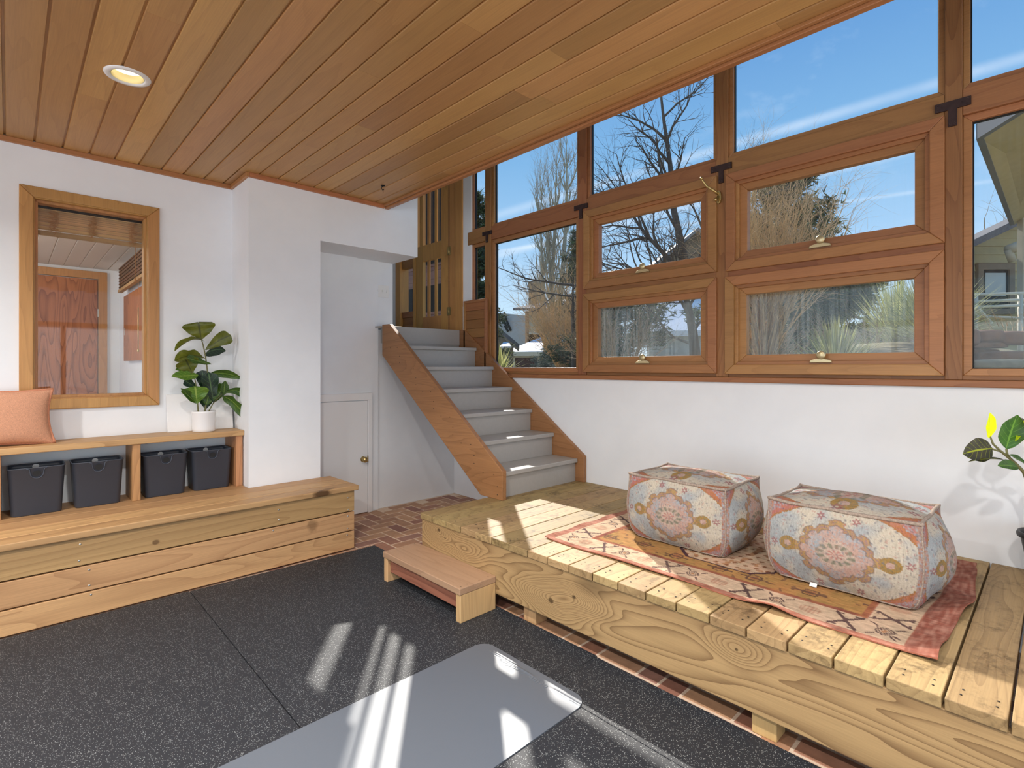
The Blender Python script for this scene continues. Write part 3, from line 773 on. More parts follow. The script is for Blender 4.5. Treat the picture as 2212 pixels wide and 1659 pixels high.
# ------------------------------------------------------------------ charcoal bins
def rrect(w, d, r, n=5):
    p = []
    for (cx, cy, a0) in ((w / 2 - r, d / 2 - r, 0), (-w / 2 + r, d / 2 - r, 90), (-w / 2 + r, -d / 2 + r, 180), (w / 2 - r, -d / 2 + r, 270)):
        for k in range(n + 1):
            a = math.radians(a0 + 90 * k / n); p.append((cx + r * math.cos(a), cy + r * math.sin(a)))
    return p
def make_bin(x, y, lab):
    z = ZB
    o = thing('storage_bin', (x, y, z), lab, 'bin', 'charcoal bins in the cubby')
    m = MB(); hgt = .288
    lv = [(.222, .170, 0), (.232, .178, .006), (.262, .198, hgt - .006), (.268, .204, hgt - .004), (.268, .204, hgt), (.258, .194, hgt), (.252, .190, hgt - .02), (.226, .172, .012)]
    n = None; vs = []
    for (w, d, h) in lv:
        q = rrect(w, d, .028); n = len(q); vs += [(x + a, y + b, z + h) for a, b in q]
    fs = [(i * n + k, i * n + (k + 1) % n, (i + 1) * n + (k + 1) % n, (i + 1) * n + k) for i in range(len(lv) - 1) for k in range(n)]
    fs += [tuple(range(n))[::-1], tuple(range((len(lv) - 1) * n, len(lv) * n))]
    m.add(vs, fs, .5, True); m.build('bin_body', M['black_plastic'], o)
    # finger grip: U shaped rim round a dark hole, front; pale label hole at the back
    yf = y - .1002
    yy = lambda h: y - (.085 + (.102 - .085) * h / hgt) - .0005
    m = MB(); pts = []
    for k in range(13):
        a = math.pi * k / 12; h = hgt - .036 - .030 * math.sin(a)
        pts.append((x - .030 * math.cos(a), yy(h) - .0012, z + h))
    pts = [(x - .048, yy(hgt) - .001, z + hgt - .004), (x - .034, yy(hgt) - .001, z + hgt - .010)] + pts + [(x + .034, yy(hgt) - .001, z + hgt - .010), (x + .048, yy(hgt) - .001, z + hgt - .004)]
    m.tube(pts, .0028, 8); m.build('grip_rim', M['black_plastic'], o)
    def disc(cy, cz, r, dy, tilt):
        mm = MB(); mm.add([(x + r * math.cos(2 * math.pi * k / 24), cy + tilt * r * .6 * math.sin(2 * math.pi * k / 24), cz + r * .9 * math.sin(2 * math.pi * k / 24)) for k in range(24)], [tuple(range(24))]); return mm
    h = hgt - .036
    disc(yy(h) - .0018, z + h, .019, 0, -.06).build('grip_hole', M['hole'], o)
    h = hgt - .020
    disc(y + .0915, z + h, .0165, 0, .06).build('grip_hole', M['switch'], o)
    return o
b0 = make_bin(.125, 4.372, 'charcoal plastic bin at the far left end of the cubby')
yb = 4.372
dup(b0, (.419, 4.375, ZB), 'charcoal bin just left of the middle upright of the cubby')
dup(b0, (.790, 4.385, ZB), 'charcoal bin just right of the middle upright of the cubby')
dup(b0, (1.078, 4.385, ZB), 'charcoal bin at the right end of the cubby below the potted fig')

# ================================================================== INVENTED WINDOW FRAMES BEHIND THE CAMERA (unseen, added round the fill lights)
def added_rear_frame(pts, ax, pos):
    wn[0] += 1
    (a0, a1), (z0, z1) = pts
    o = thing('window_%d' % wn[0], ((a0 + a1) / 2, pos, z0) if ax == 'y' else (pos, (a0 + a1) / 2, z0), None, None); o['kind'] = 'structure'
    m = MB()
    def bar(p0, p1, q0, q1):
        if ax == 'y': m.box(p0, p1, pos - .05, pos + .05, q0, q1)
        else: m.box(pos - .05, pos + .05, p0, p1, q0, q1)
    bar(a0 - .07, a1 + .07, z0 - .08, z0); bar(a0 - .07, a1 + .07, z1, z1 + .08)
    for k in range(5):
        c = a0 + (a1 - a0) * k / 4; bar(c - .035, c + .035, z0, z1)
    m.build('window_frame', M['fir_z'], o, bevel=.004)
    m = MB()
    if ax == 'y': m.box(a0, a1, pos - .003, pos + .003, z0, z1)
    else: m.box(pos - .003, pos + .003, a0, a1, z0, z1)
    m.build('pane', M['glass'], o)
added_rear_frame(((-3.25, 2.05), (.18, 2.12)), 'y', -3.42)
added_rear_frame(((-1.05, 3.05), (.18, 2.12)), 'x', -4.12)
# ================================================================== RUBBER MATS, YOGA MAT
def mat_piece(poly, lab):
    m = MB(); m.prism(poly, 'z', .001, .0125); o = m.build('rubber_mat', M['rubber'], bevel=.0015)
    return tag(o, lab, 'mat', 'speckled rubber floor mats')
mat_piece([(-2.6, 1.9), (.7975, 1.9), (.7985, 3.685), (-2.6, 3.685)], 'speckled black rubber mat at the left, in front of the bench')
mat_piece([(.8015, 1.52), (2.015, 1.52), (2.03, 3.645), (1.0, 3.672), (.8015, 3.678)], 'speckled black rubber mat under the step stool')
mat_piece([(1.6655, -.6), (2.004, -.6), (2.004, 1.518), (1.6655, 1.518)], 'narrow strip of rubber mat beside the platform front')
mat_piece([(.8015, -.6), (1.6625, -.6), (1.6625, 1.518), (.8015, 1.518)], 'speckled black rubber mat mostly hidden under the grey yoga mat')
mat_piece([(-2.6, -.6), (.798, -.6), (.798, 1.898), (-2.6, 1.898)], 'speckled black rubber mat at the near left corner of the floor')
# yoga mat with rounded corners; a soft ridge where it lies over the mat seam
ym = thing('yoga_mat', (1.2, 1.63, .0125), 'grey rolled-out yoga mat with rounded corners lying on the black rubber mat', 'yoga mat')
Y0, Y1, X0, X1, rc = 1.335, 1.985, -.10, 1.715, .07
def yz(x, y):
    z = .0165
    if y < 1.50: z += .0035 * math.exp(-((x - 1.664) / .006) ** 2) * min(1, (1.50 - y) / .04)
    if 1.58 < y: z += .0030 * math.exp(-((x - 1.672) / .005) ** 2) * max(0, min(1, (1.90 - y) / .05, (y - 1.58) / .05))
    return z
def yclip(x, y):
    cx = min(max(x, X0 + rc), X1 - rc); cy = min(max(y, Y0 + rc), Y1 - rc)
    dx, dy = x - cx, y - cy; L_ = math.hypot(dx, dy)
    if abs(dx) > 1e-9 and abs(dy) > 1e-9:
        mx = max(abs(dx), abs(dy)); s = mx / L_; return cx + dx * s, cy + dy * s
    return x, y
nx, ny = 150, 64
m = MB()
xsn = [X0 + (X1 - X0) * (1 - (1 - i / nx) ** 1.8) for i in range(nx + 1)]
def ytop(u, w):
    x, y = yclip(xsn[round(u * nx)], Y0 + (Y1 - Y0) * w); return (x, y, yz(x, y))
m.grid(ytop, nx, ny)
rim = [(xsn[i], Y0) for i in range(nx + 1)] + [(X1, Y0 + (Y1 - Y0) * j / ny) for j in range(1, ny + 1)] + [(xsn[nx - i], Y1) for i in range(1, nx + 1)] + [(X0, Y1 - (Y1 - Y0) * j / ny) for j in range(1, ny)]
rim = [yclip(*p) for p in rim]; k = len(rim)
m.add([(x, y, yz(x, y)) for x, y in rim] + [(x, y, .0126) for x, y in rim], [(i, (i + 1) % k, k + (i + 1) % k, k + i) for i in range(k)])
m.build('mat_sheet', M['yoga'], ym)
# raised lettering along its end
cu = bpy.data.curves.new('mat_lettering', 'FONT'); cu.body = 'ocino x culfira'; cu.size = .040; cu.extrude = .0006; cu.align_x = 'CENTER'; cu.space_character = 1.25
to = bpy.data.objects.new('mat_lettering_curve', cu); COL.objects.link(to)
bpy.context.view_layer.update()
me = bpy.data.meshes.new_from_object(to.evaluated_get(bpy.context.evaluated_depsgraph_get()))
bpy.data.objects.remove(to)
M['letter'] = plain('mat_lettering_grey', (.42, .445, .475), .22)
par = list(range(len(me.vertices)))
def root(i):
    while par[i] != i: par[i] = par[par[i]]; i = par[i]
    return i
for e in me.edges: par[root(e.vertices[0])] = root(e.vertices[1])
grp = {}
for f in me.polygons: grp.setdefault(root(f.vertices[0]), []).append(tuple(f.vertices))
for k_, fs in sorted(grp.items()):                  # every raised letter is a part of the mat
    m = MB(); ix = sorted({v for f in fs for v in f}); mp_ = {v: i for i, v in enumerate(ix)}
    m.add([(1.668 - me.vertices[v].co.y, 1.662 + me.vertices[v].co.x, .0172 + me.vertices[v].co.z) for v in ix], [tuple(mp_[v] for v in f) for f in fs])
    m.build('raised_letter', M['letter'], ym)
bpy.data.meshes.remove(me)

# ================================================================== RUG
def C(h): return srgb(h)[:3]
def hsh(*a): return (math.sin(sum(x * y for x, y in zip(a, (127.1, 311.7, 74.7)))) * 43758.5453) % 1
def mixc(a, b, f): return tuple(x + (y - x) * f for x, y in zip(a, b))
RED, BRICK, BEIGE, GOLD, ORANGE, DARK, PINK = C('a06450'), C('8f5546'), C('c9b195'), C('ad8853'), C('a36d45'), C('493036'), C('b98a78')
rgx0, rgx1, rgy0, rgy1 = 2.195, 3.44, .262, 2.022
def motif(u, v, k):
    """small geometric figures of the border, u,v in -1..1"""
    a, b = abs(u), abs(v)
    if k % 3 == 0:                       # stepped flower
        d = max(a, b) + .6 * min(a, b)
        if .38 < d < .5 or (d < .3 and d > .22): return DARK
        if d < .13: return ORANGE
        if (abs(a - b) < .09 and .4 < a < .8): return DARK
    elif k % 3 == 1:                     # X with feet
        if abs(a - b * .8) < .13 and a < .75: return DARK
        if abs(b - .82) < .08 and .3 < a < .8: return DARK
        if a < .10 and b < .3: return DARK
    else:                                # striped oval
        if (u / .62) ** 2 + (v / .55) ** 2 < 1: return mixc(RED, BEIGE, .35 if int((u + 2) * 9) % 2 else .75)
    return None
def rugcol(u, w):
    x = rgx0 + (rgx1 - rgx0) * u; y = rgy0 + (rgy1 - rgy0) * w
    d = min(x - rgx0, rgx1 - x); e = y - rgy0; e2 = rgy1 - y
    n = mnoise.noise(Vector((x * 9, y * 9, 0))) * .5 + mnoise.noise(Vector((x * 40, y * 40, 3))) * .35
    fade = .10 + .25 * max(0, mnoise.noise(Vector((x * 5, y * 5, 7))))
    if e < .095: c = mixc(BRICK, PINK, max(0, min(.8, .22 + .5 * n + .9 * mnoise.noise(Vector((x * 16, y * 75, 21))))))
    elif d < .028 or e2 < .04: c = mixc(RED, PINK, .4 + n)
    else:
        de = e - .095; dd = d - .028; d2 = e2 - .04
        q = min(de, dd, d2)
        if q < .155:
            c = mixc(BEIGE, PINK, .12 + .3 * n)
            if q < .006 or q > .150: c = mixc(RED, PINK, .2)
            else:
                if q == dd: k = int(y / .125); uu = ((y / .125) % 1 - .5) * 2; vv = (q - .078) / .07
                else: k = int(x / .125); uu = ((x / .125) % 1 - .5) * 2; vv = (q - .078) / .07
                mo = motif(uu, vv, k)
                if mo: c = mixc(mo, c, fade)
        elif q < .178: c = mixc(BRICK, ORANGE, .3 + n)
        else:
            c = mixc(GOLD, ORANGE, max(0, min(1, .25 + 1.1 * n)))
            cx, cy = (x - (rgx0 + rgx1) / 2), (y - (rgy0 + rgy1) / 2 - .02)
            h = abs(cx) / .34 + abs(cy) / .30
            if max(abs(cx) / .33, abs(cy) / .24) < 1 and h < 1.5:
                c = mixc(BEIGE, PINK, .2 + n)
                if h > 1.42 or max(abs(cx) / .33, abs(cy) / .24) > .96: c = DARK
                elif abs(math.sin(cx * 60) * math.sin(cy * 60 + cx * 20)) > .82: c = mixc(ORANGE, DARK, .4)
                elif mnoise.noise(Vector((x * 26, y * 26, 1))) > .25: c = mixc(ORANGE, BEIGE, .25)
            else:
                gx, gy = x / .16, y / .21
                ix, iy = math.floor(gx), math.floor(gy); fx, fy = gx - ix - .5 + (hsh(ix, iy) - .5) * .4, gy - iy - .5 + (hsh(iy, ix) - .5) * .4
                dd_ = max(abs(fx) * 1.2, abs(fy) * 1.6) + .3 * min(abs(fx), abs(fy))
                if .20 < dd_ < .27 or (abs(fx) < .04 and abs(fy) < .3): c = mixc(DARK, c, fade + .1)
                elif dd_ < .15: c = mixc(BRICK, c, .3)
                elif mnoise.noise(Vector((x * 34, y * 34, 5))) > .38: c = mixc(DARK, c, .45)
    wv = mnoise.noise(Vector((x * 90, y * 22, 11)))
    return tuple(max(0, k * .84 * (1 + .45 * n + .35 * wv)) for k in c)
def rugz(x, y):
    z = ZD + .006
    e = y - rgy0
    z += .0045 * max(0, mnoise.noise(Vector((x * 2.2, y * 2.2, 2))))
    f = max(0, 1 - e / .17)
    z += f * f * (.014 + .013 * math.sin(x * 14 + 1.0) + .004 * math.sin(x * 31))
    f = max(0, 1 - (x - rgx0) / .12)
    z += f * f * (.020 * math.exp(-((y - .80) / .085) ** 2) + .008 * math.exp(-((y - 1.4) / .2) ** 2))
    f = max(0, 1 - (rgy1 - y) / .07); z += f * f * (.006 + .004 * math.sin(x * 23))
    return z
def rugxy(u, w):
    x = rgx0 + (rgx1 - rgx0) * u; y = rgy0 + (rgy1 - rgy0) * w
    x += (1 - u) ** 6 * (.018 * mnoise.noise(Vector((y * 3, 1, 1))))
    y += (1 - w) ** 8 * (.018 * math.sin(x * 6.0) + .005 * math.sin(x * 15))
    return x, y
m = MB(); NU, NV = 240, 340
m.grid(lambda u, w: (*rugxy(u, w), rugz(*rugxy(u, w))), NU, NV, col=rugcol)
pts = [(i / NU, 0) for i in range(NU + 1)] + [(1, j / NV) for j in range(1, NV + 1)] + [(1 - i / NU, 1) for i in range(1, NU + 1)] + [(0, 1 - j / NV) for j in range(1, NV)]
k = len(pts); vv = [rugxy(*p) for p in pts]
m.add([(x, y, rugz(x, y)) for x, y in vv] + [(x, y, rugz(x, y) - .005) for x, y in vv], [(i, (i + 1) % k, k + (i + 1) % k, k + i) for i in range(k)], cols=[RED] * (2 * k))
ro = m.build('area_rug', M['rug'], color=True)
tag(ro, 'faded terracotta and gold patterned rug lying on the wooden platform', 'rug')

# ================================================================== POUFS
IV, BLUE, OCH, ROSE, ORG, GRN = C('d9d2c4'), C('b9c3c9'), C('b9924a'), C('c98f86'), C('c98f6c'), C('8f9480')
def medallion(u, v, asp):
    """woven carpet figure; u,v in -1..1 across one face, asp = width over height"""
    n = mnoise.noise(Vector((u * 3.1 * asp, v * 3.1, asp))); n2 = mnoise.noise(Vector((u * 22 * asp, v * 22, 4)))
    n3 = mnoise.noise(Vector((u * 46 * asp, v * 9, 9))) * .6 + mnoise.noise(Vector((u * 40 * asp, v * 40, 19))) * .4
    uu, v2 = u, v
    c = mixc(IV, BLUE, max(0, min(.8, .25 + 1.1 * n + .5 * u)))
    # corner spandrels
    s = (abs(uu) * 1.02) ** 2 + (abs(v2) * .98) ** 2 + .05 * n2
    if s > 1.22: c = mixc(ROSE, BLUE, .35 + n2) if s > 1.42 + .12 * n else mixc(ORG, ROSE, .4 + n2 + .6 * u)
    elif s > 1.14: c = mixc(ORG, OCH, .5 + n2)
    if abs(uu) > .93: c = mixc(ORG, BLUE, .5 + .8 * n2)
    # stepped medallion with eight lobes, ochre rim, pale heart
    ang = math.atan2(v2 * .80, uu * 1.0); rad = math.hypot(uu / .62, v2 / .90)
    st = 1 + .035 * math.cos(4 * ang) + .065 * (1 if math.cos(8 * ang) > .1 else -1) + .03 * math.cos(16 * ang)
    md = rad / st
    rim = C('c3a055')
    if md < .80: c = mixc(c, mixc(rim, ORG, max(0, min(1, .25 + n2 + .5 * n))), .78)
    if md < .66: c = mixc(mixc(IV, ROSE, .45), BLUE, max(0, min(1, .30 + n + n2)))
    if md < .38: c = mixc(mixc(IV, ROSE, .30), IV, max(0, n2))
    if abs(md - .66) < .018 or abs(md - .80) < .016: c = mixc(c, C('8c7f84'), .55)
    if abs(md - .73) < .02 and n2 > 0: c = mixc(c, C('a98fa0'), .6)
    rr = math.hypot(uu * asp * .62, v2)
    if .15 < rr < .25: c = mixc(c, GRN, .45 + .4 * math.sin(ang * 12))
    if rr < .11: c = mixc(ROSE, IV, .5 + .4 * math.sin(ang * 8))
    for ex in (.63, -.63):
        dd = math.hypot((uu - ex) * asp * .75, v2 * .8)
        if dd < .15: c = mixc(rim, GRN, .15 + max(0, n2)) if dd > .06 else mixc(IV, ROSE, .4)
    for (ex, ey) in ((.22, .84), (-.24, .83), (-.30, -.85), (.24, -.86), (.84, -.02), (-.84, .06)):
        dx, dy = (uu - ex) * asp, v2 - ey; dd = math.hypot(dx, dy)
        if dd < .075 * (1 + .35 * math.sin(6 * math.atan2(dy, dx))): c = mixc(c, mixc(C('a86a72'), ROSE, .3 + n2) if dd > .025 else IV, .75)
    sp_ = mnoise.noise(Vector((u * 15 * asp + 9, v * 15, 2)))
    if sp_ > .42: c = mixc(c, C('8d8f98'), .5)
    elif sp_ < -.46: c = mixc(c, ROSE, .4)
    c = mixc(c, C('b4b0ae'), .12 + .22 * max(0, n))
    c = mixc(c, C('76707a'), max(0, min(.5, 1.5 * (abs(n3) - .28))))
    return tuple(max(.02, (k * k * .55 + k * .34) * (.95 + .40 * n3)) for k in c)
def make_pouf(name, x0, x1, y0, y1, z0, z1, lab, skew=(0, 0)):
    cx, cy = (x0 + x1) / 2, (y0 + y1) / 2; hx, hy, hz = (x1 - x0) / 2, (y1 - y0) / 2, (z1 - z0) / 2; cz = (z0 + z1) / 2
    o = thing(name, (cx, cy, z0), lab, 'pouf', 'matching patterned floor poufs')
    def shape(p):
        a, b, c = p                                   # -1..1 cube
        g = lambda s, t: (1 - s * s) * (1 - t * t)
        px, py, pz = a, b, c
        if abs(a) > .999: px = a * (1 + .20 * g(b, c))
        if abs(b) > .999: py = b * (1 + .20 * g(a, c))
        if abs(c) > .999: pz = c * (1 + (.22 if c > 0 else 0) * g(a, b))
        ea, eb = abs(a) ** 14, abs(b) ** 14
        bulge = (1 - c * c) * .085                       # whole belly swells between top and bottom seams
        tuck = .05 * max(0, -c) ** 3 + .07 * max(0, -c) ** 6 * ea * eb                    # lower seam tucked under
        ear = ea * eb * max(0, c) ** 6
        if c > .5: pz += .022 * ear - .008 * (c - .5) * 2 * (1 - ear) * max(ea, eb)
        s1 = 1 + bulge * (1 - .45 * ea * eb) - tuck
        x, y, z = cx + hx * px * (s1 + .02 * ear), cy + hy * py * (s1 + .02 * ear), cz + hz * pz
        w = mnoise.noise(Vector((x * 7, y * 7, z * 7))) * .007 + mnoise.noise(Vector((x * 19, y * 19, z * 19))) * .002
        return (x + w, y + w, max(z0, z + w * .5))
    m = MB(); N = 150
    for (ax, sg) in (('x', -1), ('x', 1), ('y', -1), ('y', 1), ('z', 1), ('z', -1)):
        def fn(u, v):
            p, q = u * 2 - 1, v * 2 - 1
            if ax == 'x': return shape((sg, p * -sg, q))
            if ax == 'y': return shape((p * sg, sg, q))
            return shape((p, q * sg, sg))
        asp = {'x': hy / hz, 'y': hx / hz, 'z': hx / hy}[ax]
        m.grid(fn, N, N if ax == 'z' else 120, col=lambda u, v: medallion(u * 2 - 1, v * 2 - 1, asp) if sg != -1 or ax != 'z' else IV)
    m.build('pouf_body', M['pouf'], o, color=True)
    T = [i / 20 - 1 for i in range(41)]
    for (s, nm) in ((1, 'top'), (-1, 'bottom')):
        m = MB()
        lp = [shape((t, -1, s)) for t in T] + [shape((1, t, s)) for t in T[1:]] + [shape((-t, 1, s)) for t in T[1:]] + [shape((-1, -t, s)) for t in T[1:]]
        m.tube([(a, b, c + (.002 if s > 0 else .005)) for a, b, c in lp], .0075 if s > 0 else .005, 8); m.build('piping', M['piping'], o)
    for (a, b) in ((1, 1), (1, -1), (-1, 1), (-1, -1)):
        m = MB(); m.tube([shape((a, b, t)) for t in T], .0035, 8); m.build('piping', M['piping'], o)
    return o
make_pouf('floor_pouf', 2.572, 2.985, 1.158, 1.702, ZD + .012, .768, 'patterned fabric pouf on the rug nearer the staircase')
p2 = make_pouf('floor_pouf', 2.560, 2.965, .377, .932, ZD + .012, .765, 'patterned fabric pouf on the rug nearer the black plant pot')
M['label_cloth'] = plain('white_cloth_label', (.92, .92, .92), .8)
m = MB(); m.grid(lambda u, v: (2.556 - .018 * v, .735 + .028 * u, ZD + .022 - .012 * v + .003 * math.sin(v * 3)), 3, 5); m.build('sewn_label', M['label_cloth'], p2)

# ================================================================== CUSHION, CANVAS ON THE CUBBY SHELF
cu = thing('throw_pillow', (-.08, 4.40, .906), 'terracotta boucle throw pillow leaning on the wall above the cubby shelf', 'cushion')
def pil(u, v, s):
    a, b = u * 2 - 1, v * 2 - 1
    g = ((1 - abs(a) ** 2.6) * (1 - abs(b) ** 2.6)) ** .55
    w, h = .29, .172
    pin = .03 * (1 - b * b) * abs(a) ** 3, .02 * (1 - a * a) * abs(b) ** 3
    x = a * (w - pin[0]); z = b * (h - pin[1]) ; y = s * .075 * g
    x += .012 * (1 - b) * a * .5
    lean = .16
    return (-.086 + x, 4.385 + y * 1.0 + z * lean, .906 + .171 + z - .018 * a * .35 + .004 * mnoise.noise(Vector((a * 3, b * 3, s))))
m = MB()
for s in (-1, 1): m.grid(lambda u, v: pil(u if s < 0 else 1 - u, v, s), 48, 32)
m.build('pillow_body', M['cushion'], cu)
T = [i / 30 for i in range(31)]
lp = [pil(t, 0, 0) for t in T] + [pil(1, t, 0) for t in T[1:]] + [pil(1 - t, 1, 0) for t in T[1:]] + [pil(0, 1 - t, 0) for t in T[1:]]
m = MB(); m.tube([(x, y, max(z, .914)) for x, y, z in lp], .0075, 8); m.build('piping', M['cushion_edge'], cu)

def canv(u, v, t):
    x = .832 + .436 * u; z = .9065 + .272 * v; return (x, YL - .062 + .046 * v + t, z)
m = MB(); 
m.hexa([canv(0, 0, -.012), canv(1, 0, -.012), canv(0, 0, 0), canv(1, 0, 0), canv(0, 1, -.012), canv(1, 1, -.012), canv(0, 1, 0), canv(1, 1, 0)])
co = m.build('canvas_panel', M['canvas'], bevel=.0015); tag(co, 'plain white textured canvas panel leaning on the wall behind the potted fig', 'panel')

# ================================================================== PLANTS
def leaf(mb, base, tip, hw, face, shape='ob', cup=.25, droop=0., wave=.06, roll=0.):
    """one leaf blade: base and tip in space, half width, side it faces"""
    b, t = Vector(base), Vector(tip); ax = t - b; L_ = ax.length; ax.normalize()
    f = Vector(face); side = ax.cross(f)
    side = side.normalized() if side.length > 1e-4 else ax.orthogonal().normalized()
    nr = side.cross(ax).normalized()
    if roll: 
        q = Matrix.Rotation(roll, 3, ax); side = q @ side; nr = q @ nr
    rv = R.random(); nu, nv = 8, 14; sd = R.uniform(0, 50)
    def fn(u, v):
        a = u * 2 - 1
        if shape == 'ob': wd = (v ** .75) * max(0, 1 - v ** 7) ** .5 * 1.12 if 0 < v < 1 else .04
        elif shape == 'lyre': wd = (.5 * math.sin(math.pi * min(1, v * 1.9)) ** 2 * (v < .5) + math.sin(math.pi * v ** 1.9) ** .6) if 0 < v < 1 else .03
        else: wd = math.sin(math.pi * v ** .9) ** .8 if 0 < v < 1 else .02
        wd = max(wd, .03) * hw
        p = b + ax * (L_ * v) + side * (a * wd) + nr * (cup * wd * a * a - cup * wd * .3)
        p += Vector((0, 0, 1)) * (droop * L_ * (v * (1 - v) * 4 * .5))
        p += nr * (wave * hw * math.sin(v * 14 + sd) * abs(a) ** 2)
        return p
    def cl(u, v): return (u, v, rv)
    mb.grid(fn, nu, nv, col=cl); return mb
def fig_px(cx, cy, dy=0.):
    """crop pixel of the fig to a point on its plane (y = 4.38 - dy)"""
    px, py = 340 + cx / 7.373, 680 + cy / 7.373
    u = (px - 1106) / F; v = (793 - py) / F
    t_ = (4.385 - dy) / (-u * CA + SA)
    return Vector((t_ * (u * SA + CA), 4.385 - dy, H + t_ * v))
S7 = 4.385 / (.66 * CA + SA) / F / 7.373        # metres per crop pixel near the plant
fg = thing('potted_fig', (1.042, 4.385, .906), 'fiddle leaf fig in a white glazed pot on the cubby shelf', 'plant')
pc = (1.042, 4.375)
m = MB(); m.lathe([(0, .907), (.070, .907), (.074, .910), (.076, .93), (.077, 1.04), (.080, 1.046), (.080, 1.055), (.077, 1.058), (.072, 1.054), (.071, 1.035), (0, 1.030)], (pc[0], pc[1], 0), 48)
m.build('pot', M['ceramic'], fg)
m = MB(); m.lathe([(.0705, 1.036), (.04, 1.042), (0, 1.044)], (pc[0], pc[1], 0), 24); m.build('soil', M['soil'], fg)
base = lambda x, dy=0: Vector((x, pc[1] - dy, 1.035))
stems = [([base(1.045)] + [fig_px(*p) for p in ((775, 1430), (800, 1100), (798, 900), (765, 650), (725, 470), (700, 385))], .0065),
         ([base(1.005, .01)] + [fig_px(*p, dy=.02) for p in ((638, 1400), (620, 1150), (600, 1040), (560, 925))], .0055),
         ([base(1.065, .005)] + [fig_px(*p, dy=.02) for p in ((880, 1420), (960, 1330), (1040, 1255))], .0045)]
for p, r in stems:
    m = MB(); m.tube(p, [r * (1 - .45 * i / (len(p) - 1)) for i in range(len(p))], 10); m.build('stem', M['stem'], fg)
front = Vector((-.25, -1, .15))
LV = [  # material, base, tip, half width (crop px), depth base, depth tip, shape, droop, roll, cup
    ('leaf_olive', (700, 395), (655, 135), 235, 0, -.03, 'ob', 0, 0, .15), ('leaf_olive', (765, 560), (1150, 340), 120, 0, .03, 'ob', .12, .25, .2),
    ('leaf_olive', (760, 430), (300, 570), 62, 0, .06, 'lyre', .42, 1.0, .5), ('leaf_dark', (745, 640), (1070, 580), 78, 0, -.05, 'ov', .25, .7, .4),
    ('leaf_olive', (760, 690), (300, 730), 95, 0, .02, 'lyre', .30, .6, .3), ('leaf', (860, 790), (490, 690), 75, .02, .09, 'ob', .0, .5, .2),
    ('leaf_olive', (555, 930), (455, 720), 165, .03, .05, 'ob', 0, 0, .15), ('leaf_light', (650, 960), (250, 975), 85, .03, .08, 'ov', .0, .5, .2),
    ('leaf', (430, 860), (295, 870), 35, .0, .0, 'ov', .0, .4, .2), ('leaf_dark', (625, 1160), (440, 1050), 72, .0, .02, 'ob', .0, .1, .2),
    ('leaf_dark', (770, 1260), (715, 905), 105, -.01, -.02, 'ob', 0, .0, .2), ('leaf_dark', (895, 1400), (820, 945), 125, .05, .07, 'ob', 0, .1, .2),
    ('leaf', (835, 935), (1325, 1015), 62, .01, .03, 'ov', .16, .5, .2), ('leaf', (900, 1400), (1065, 1120), 95, .0, .0, 'ob', 0, .2, .2),
    ('leaf', (1050, 1245), (1425, 1300), 78, .02, .03, 'ob', .35, .3, .4), ('leaf', (1060, 1270), (1075, 1060), 60, .03, .03, 'ov', .0, .5, .2),
    ('leaf', (1020, 1285), (1395, 1630), 70, .02, .06, 'lyre', .24, .5, .3), ('leaf_light', (635, 1410), (600, 1155), 190, .05, .08, 'ob', 0, -.15, .2),
    ('leaf', (635, 1410), (385, 1185), 58, .04, .09, 'ov', .0, .6, .3), ('leaf', (775, 1440), (830, 1230), 130, .03, .05, 'ob', 0, 0, .2), ('leaf_dark', (770, 1500), (780, 1300), 110, .0, .01, 'ob', 0, 0, .2)]
for mt, b_, t_, hw, d0, d1, sh, dr, rl, cp in LV:
    q0, q1 = fig_px(*b_, dy=d0), fig_px(*t_, dy=d1); m = MB(); leaf(m, q0, q1 + (q1 - q0) * .06, hw * S7 * 1.22, front, sh, cp, dr, .08, rl); m.build('leaf', M[mt], fg, color=True)

# black nursery pot with a rubber plant at the right edge
rp = thing('potted_rubber_plant', (3.36, .045, ZD), 'rubber plant with broad leaves in a black pot at the right edge', 'plant')
rc_ = (3.36, .025)
m = MB(); m.lathe([(0, ZD + .002), (.066, ZD + .002), (.070, ZD + .006), (.104, ZD + .195), (.116, ZD + .200), (.118, ZD + .212), (.114, ZD + .222), (.106, ZD + .222), (.100, ZD + .205), (.096, ZD + .18), (0, ZD + .175)], (rc_[0], rc_[1], 0), 48)
m.build('pot', M['black_pot'], rp)
m = MB(); m.lathe([(.097, ZD + .182), (.05, ZD + .19), (0, ZD + .192)], (rc_[0], rc_[1], 0), 24); m.build('soil', M['soil'], rp)
def rub(cx, cy, dd=0.): return at(2060 + cx / 4.368, 880 + cy / 4.368, 2.33 - dd)
m = MB(); m.tube([(3.36, .025, ZD + .17), rub(760, 1100), rub(740, 800), rub(664, 612), rub(600, 545), rub(540, 490), rub(440, 410), rub(372, 345), rub(345, 275)], [.010, .009, .0085, .0075, .0065, .006, .005, .0045, .003], 10)
m.tube([rub(540, 490), rub(505, 440), rub(497, 392)], .0045, 8); m.tube([rub(450, 418), rub(400, 405), rub(365, 392)], .004, 8)
m.tube([rub(740, 800), rub(790, 560), rub(760, 330), rub(690, 235)], [.008, .006, .005, .003], 8)
m.build('stem', M['stem'], rp)
S4 = 2.33 / F / 4.368; fr2 = Vector((-.72, -.69, .1))
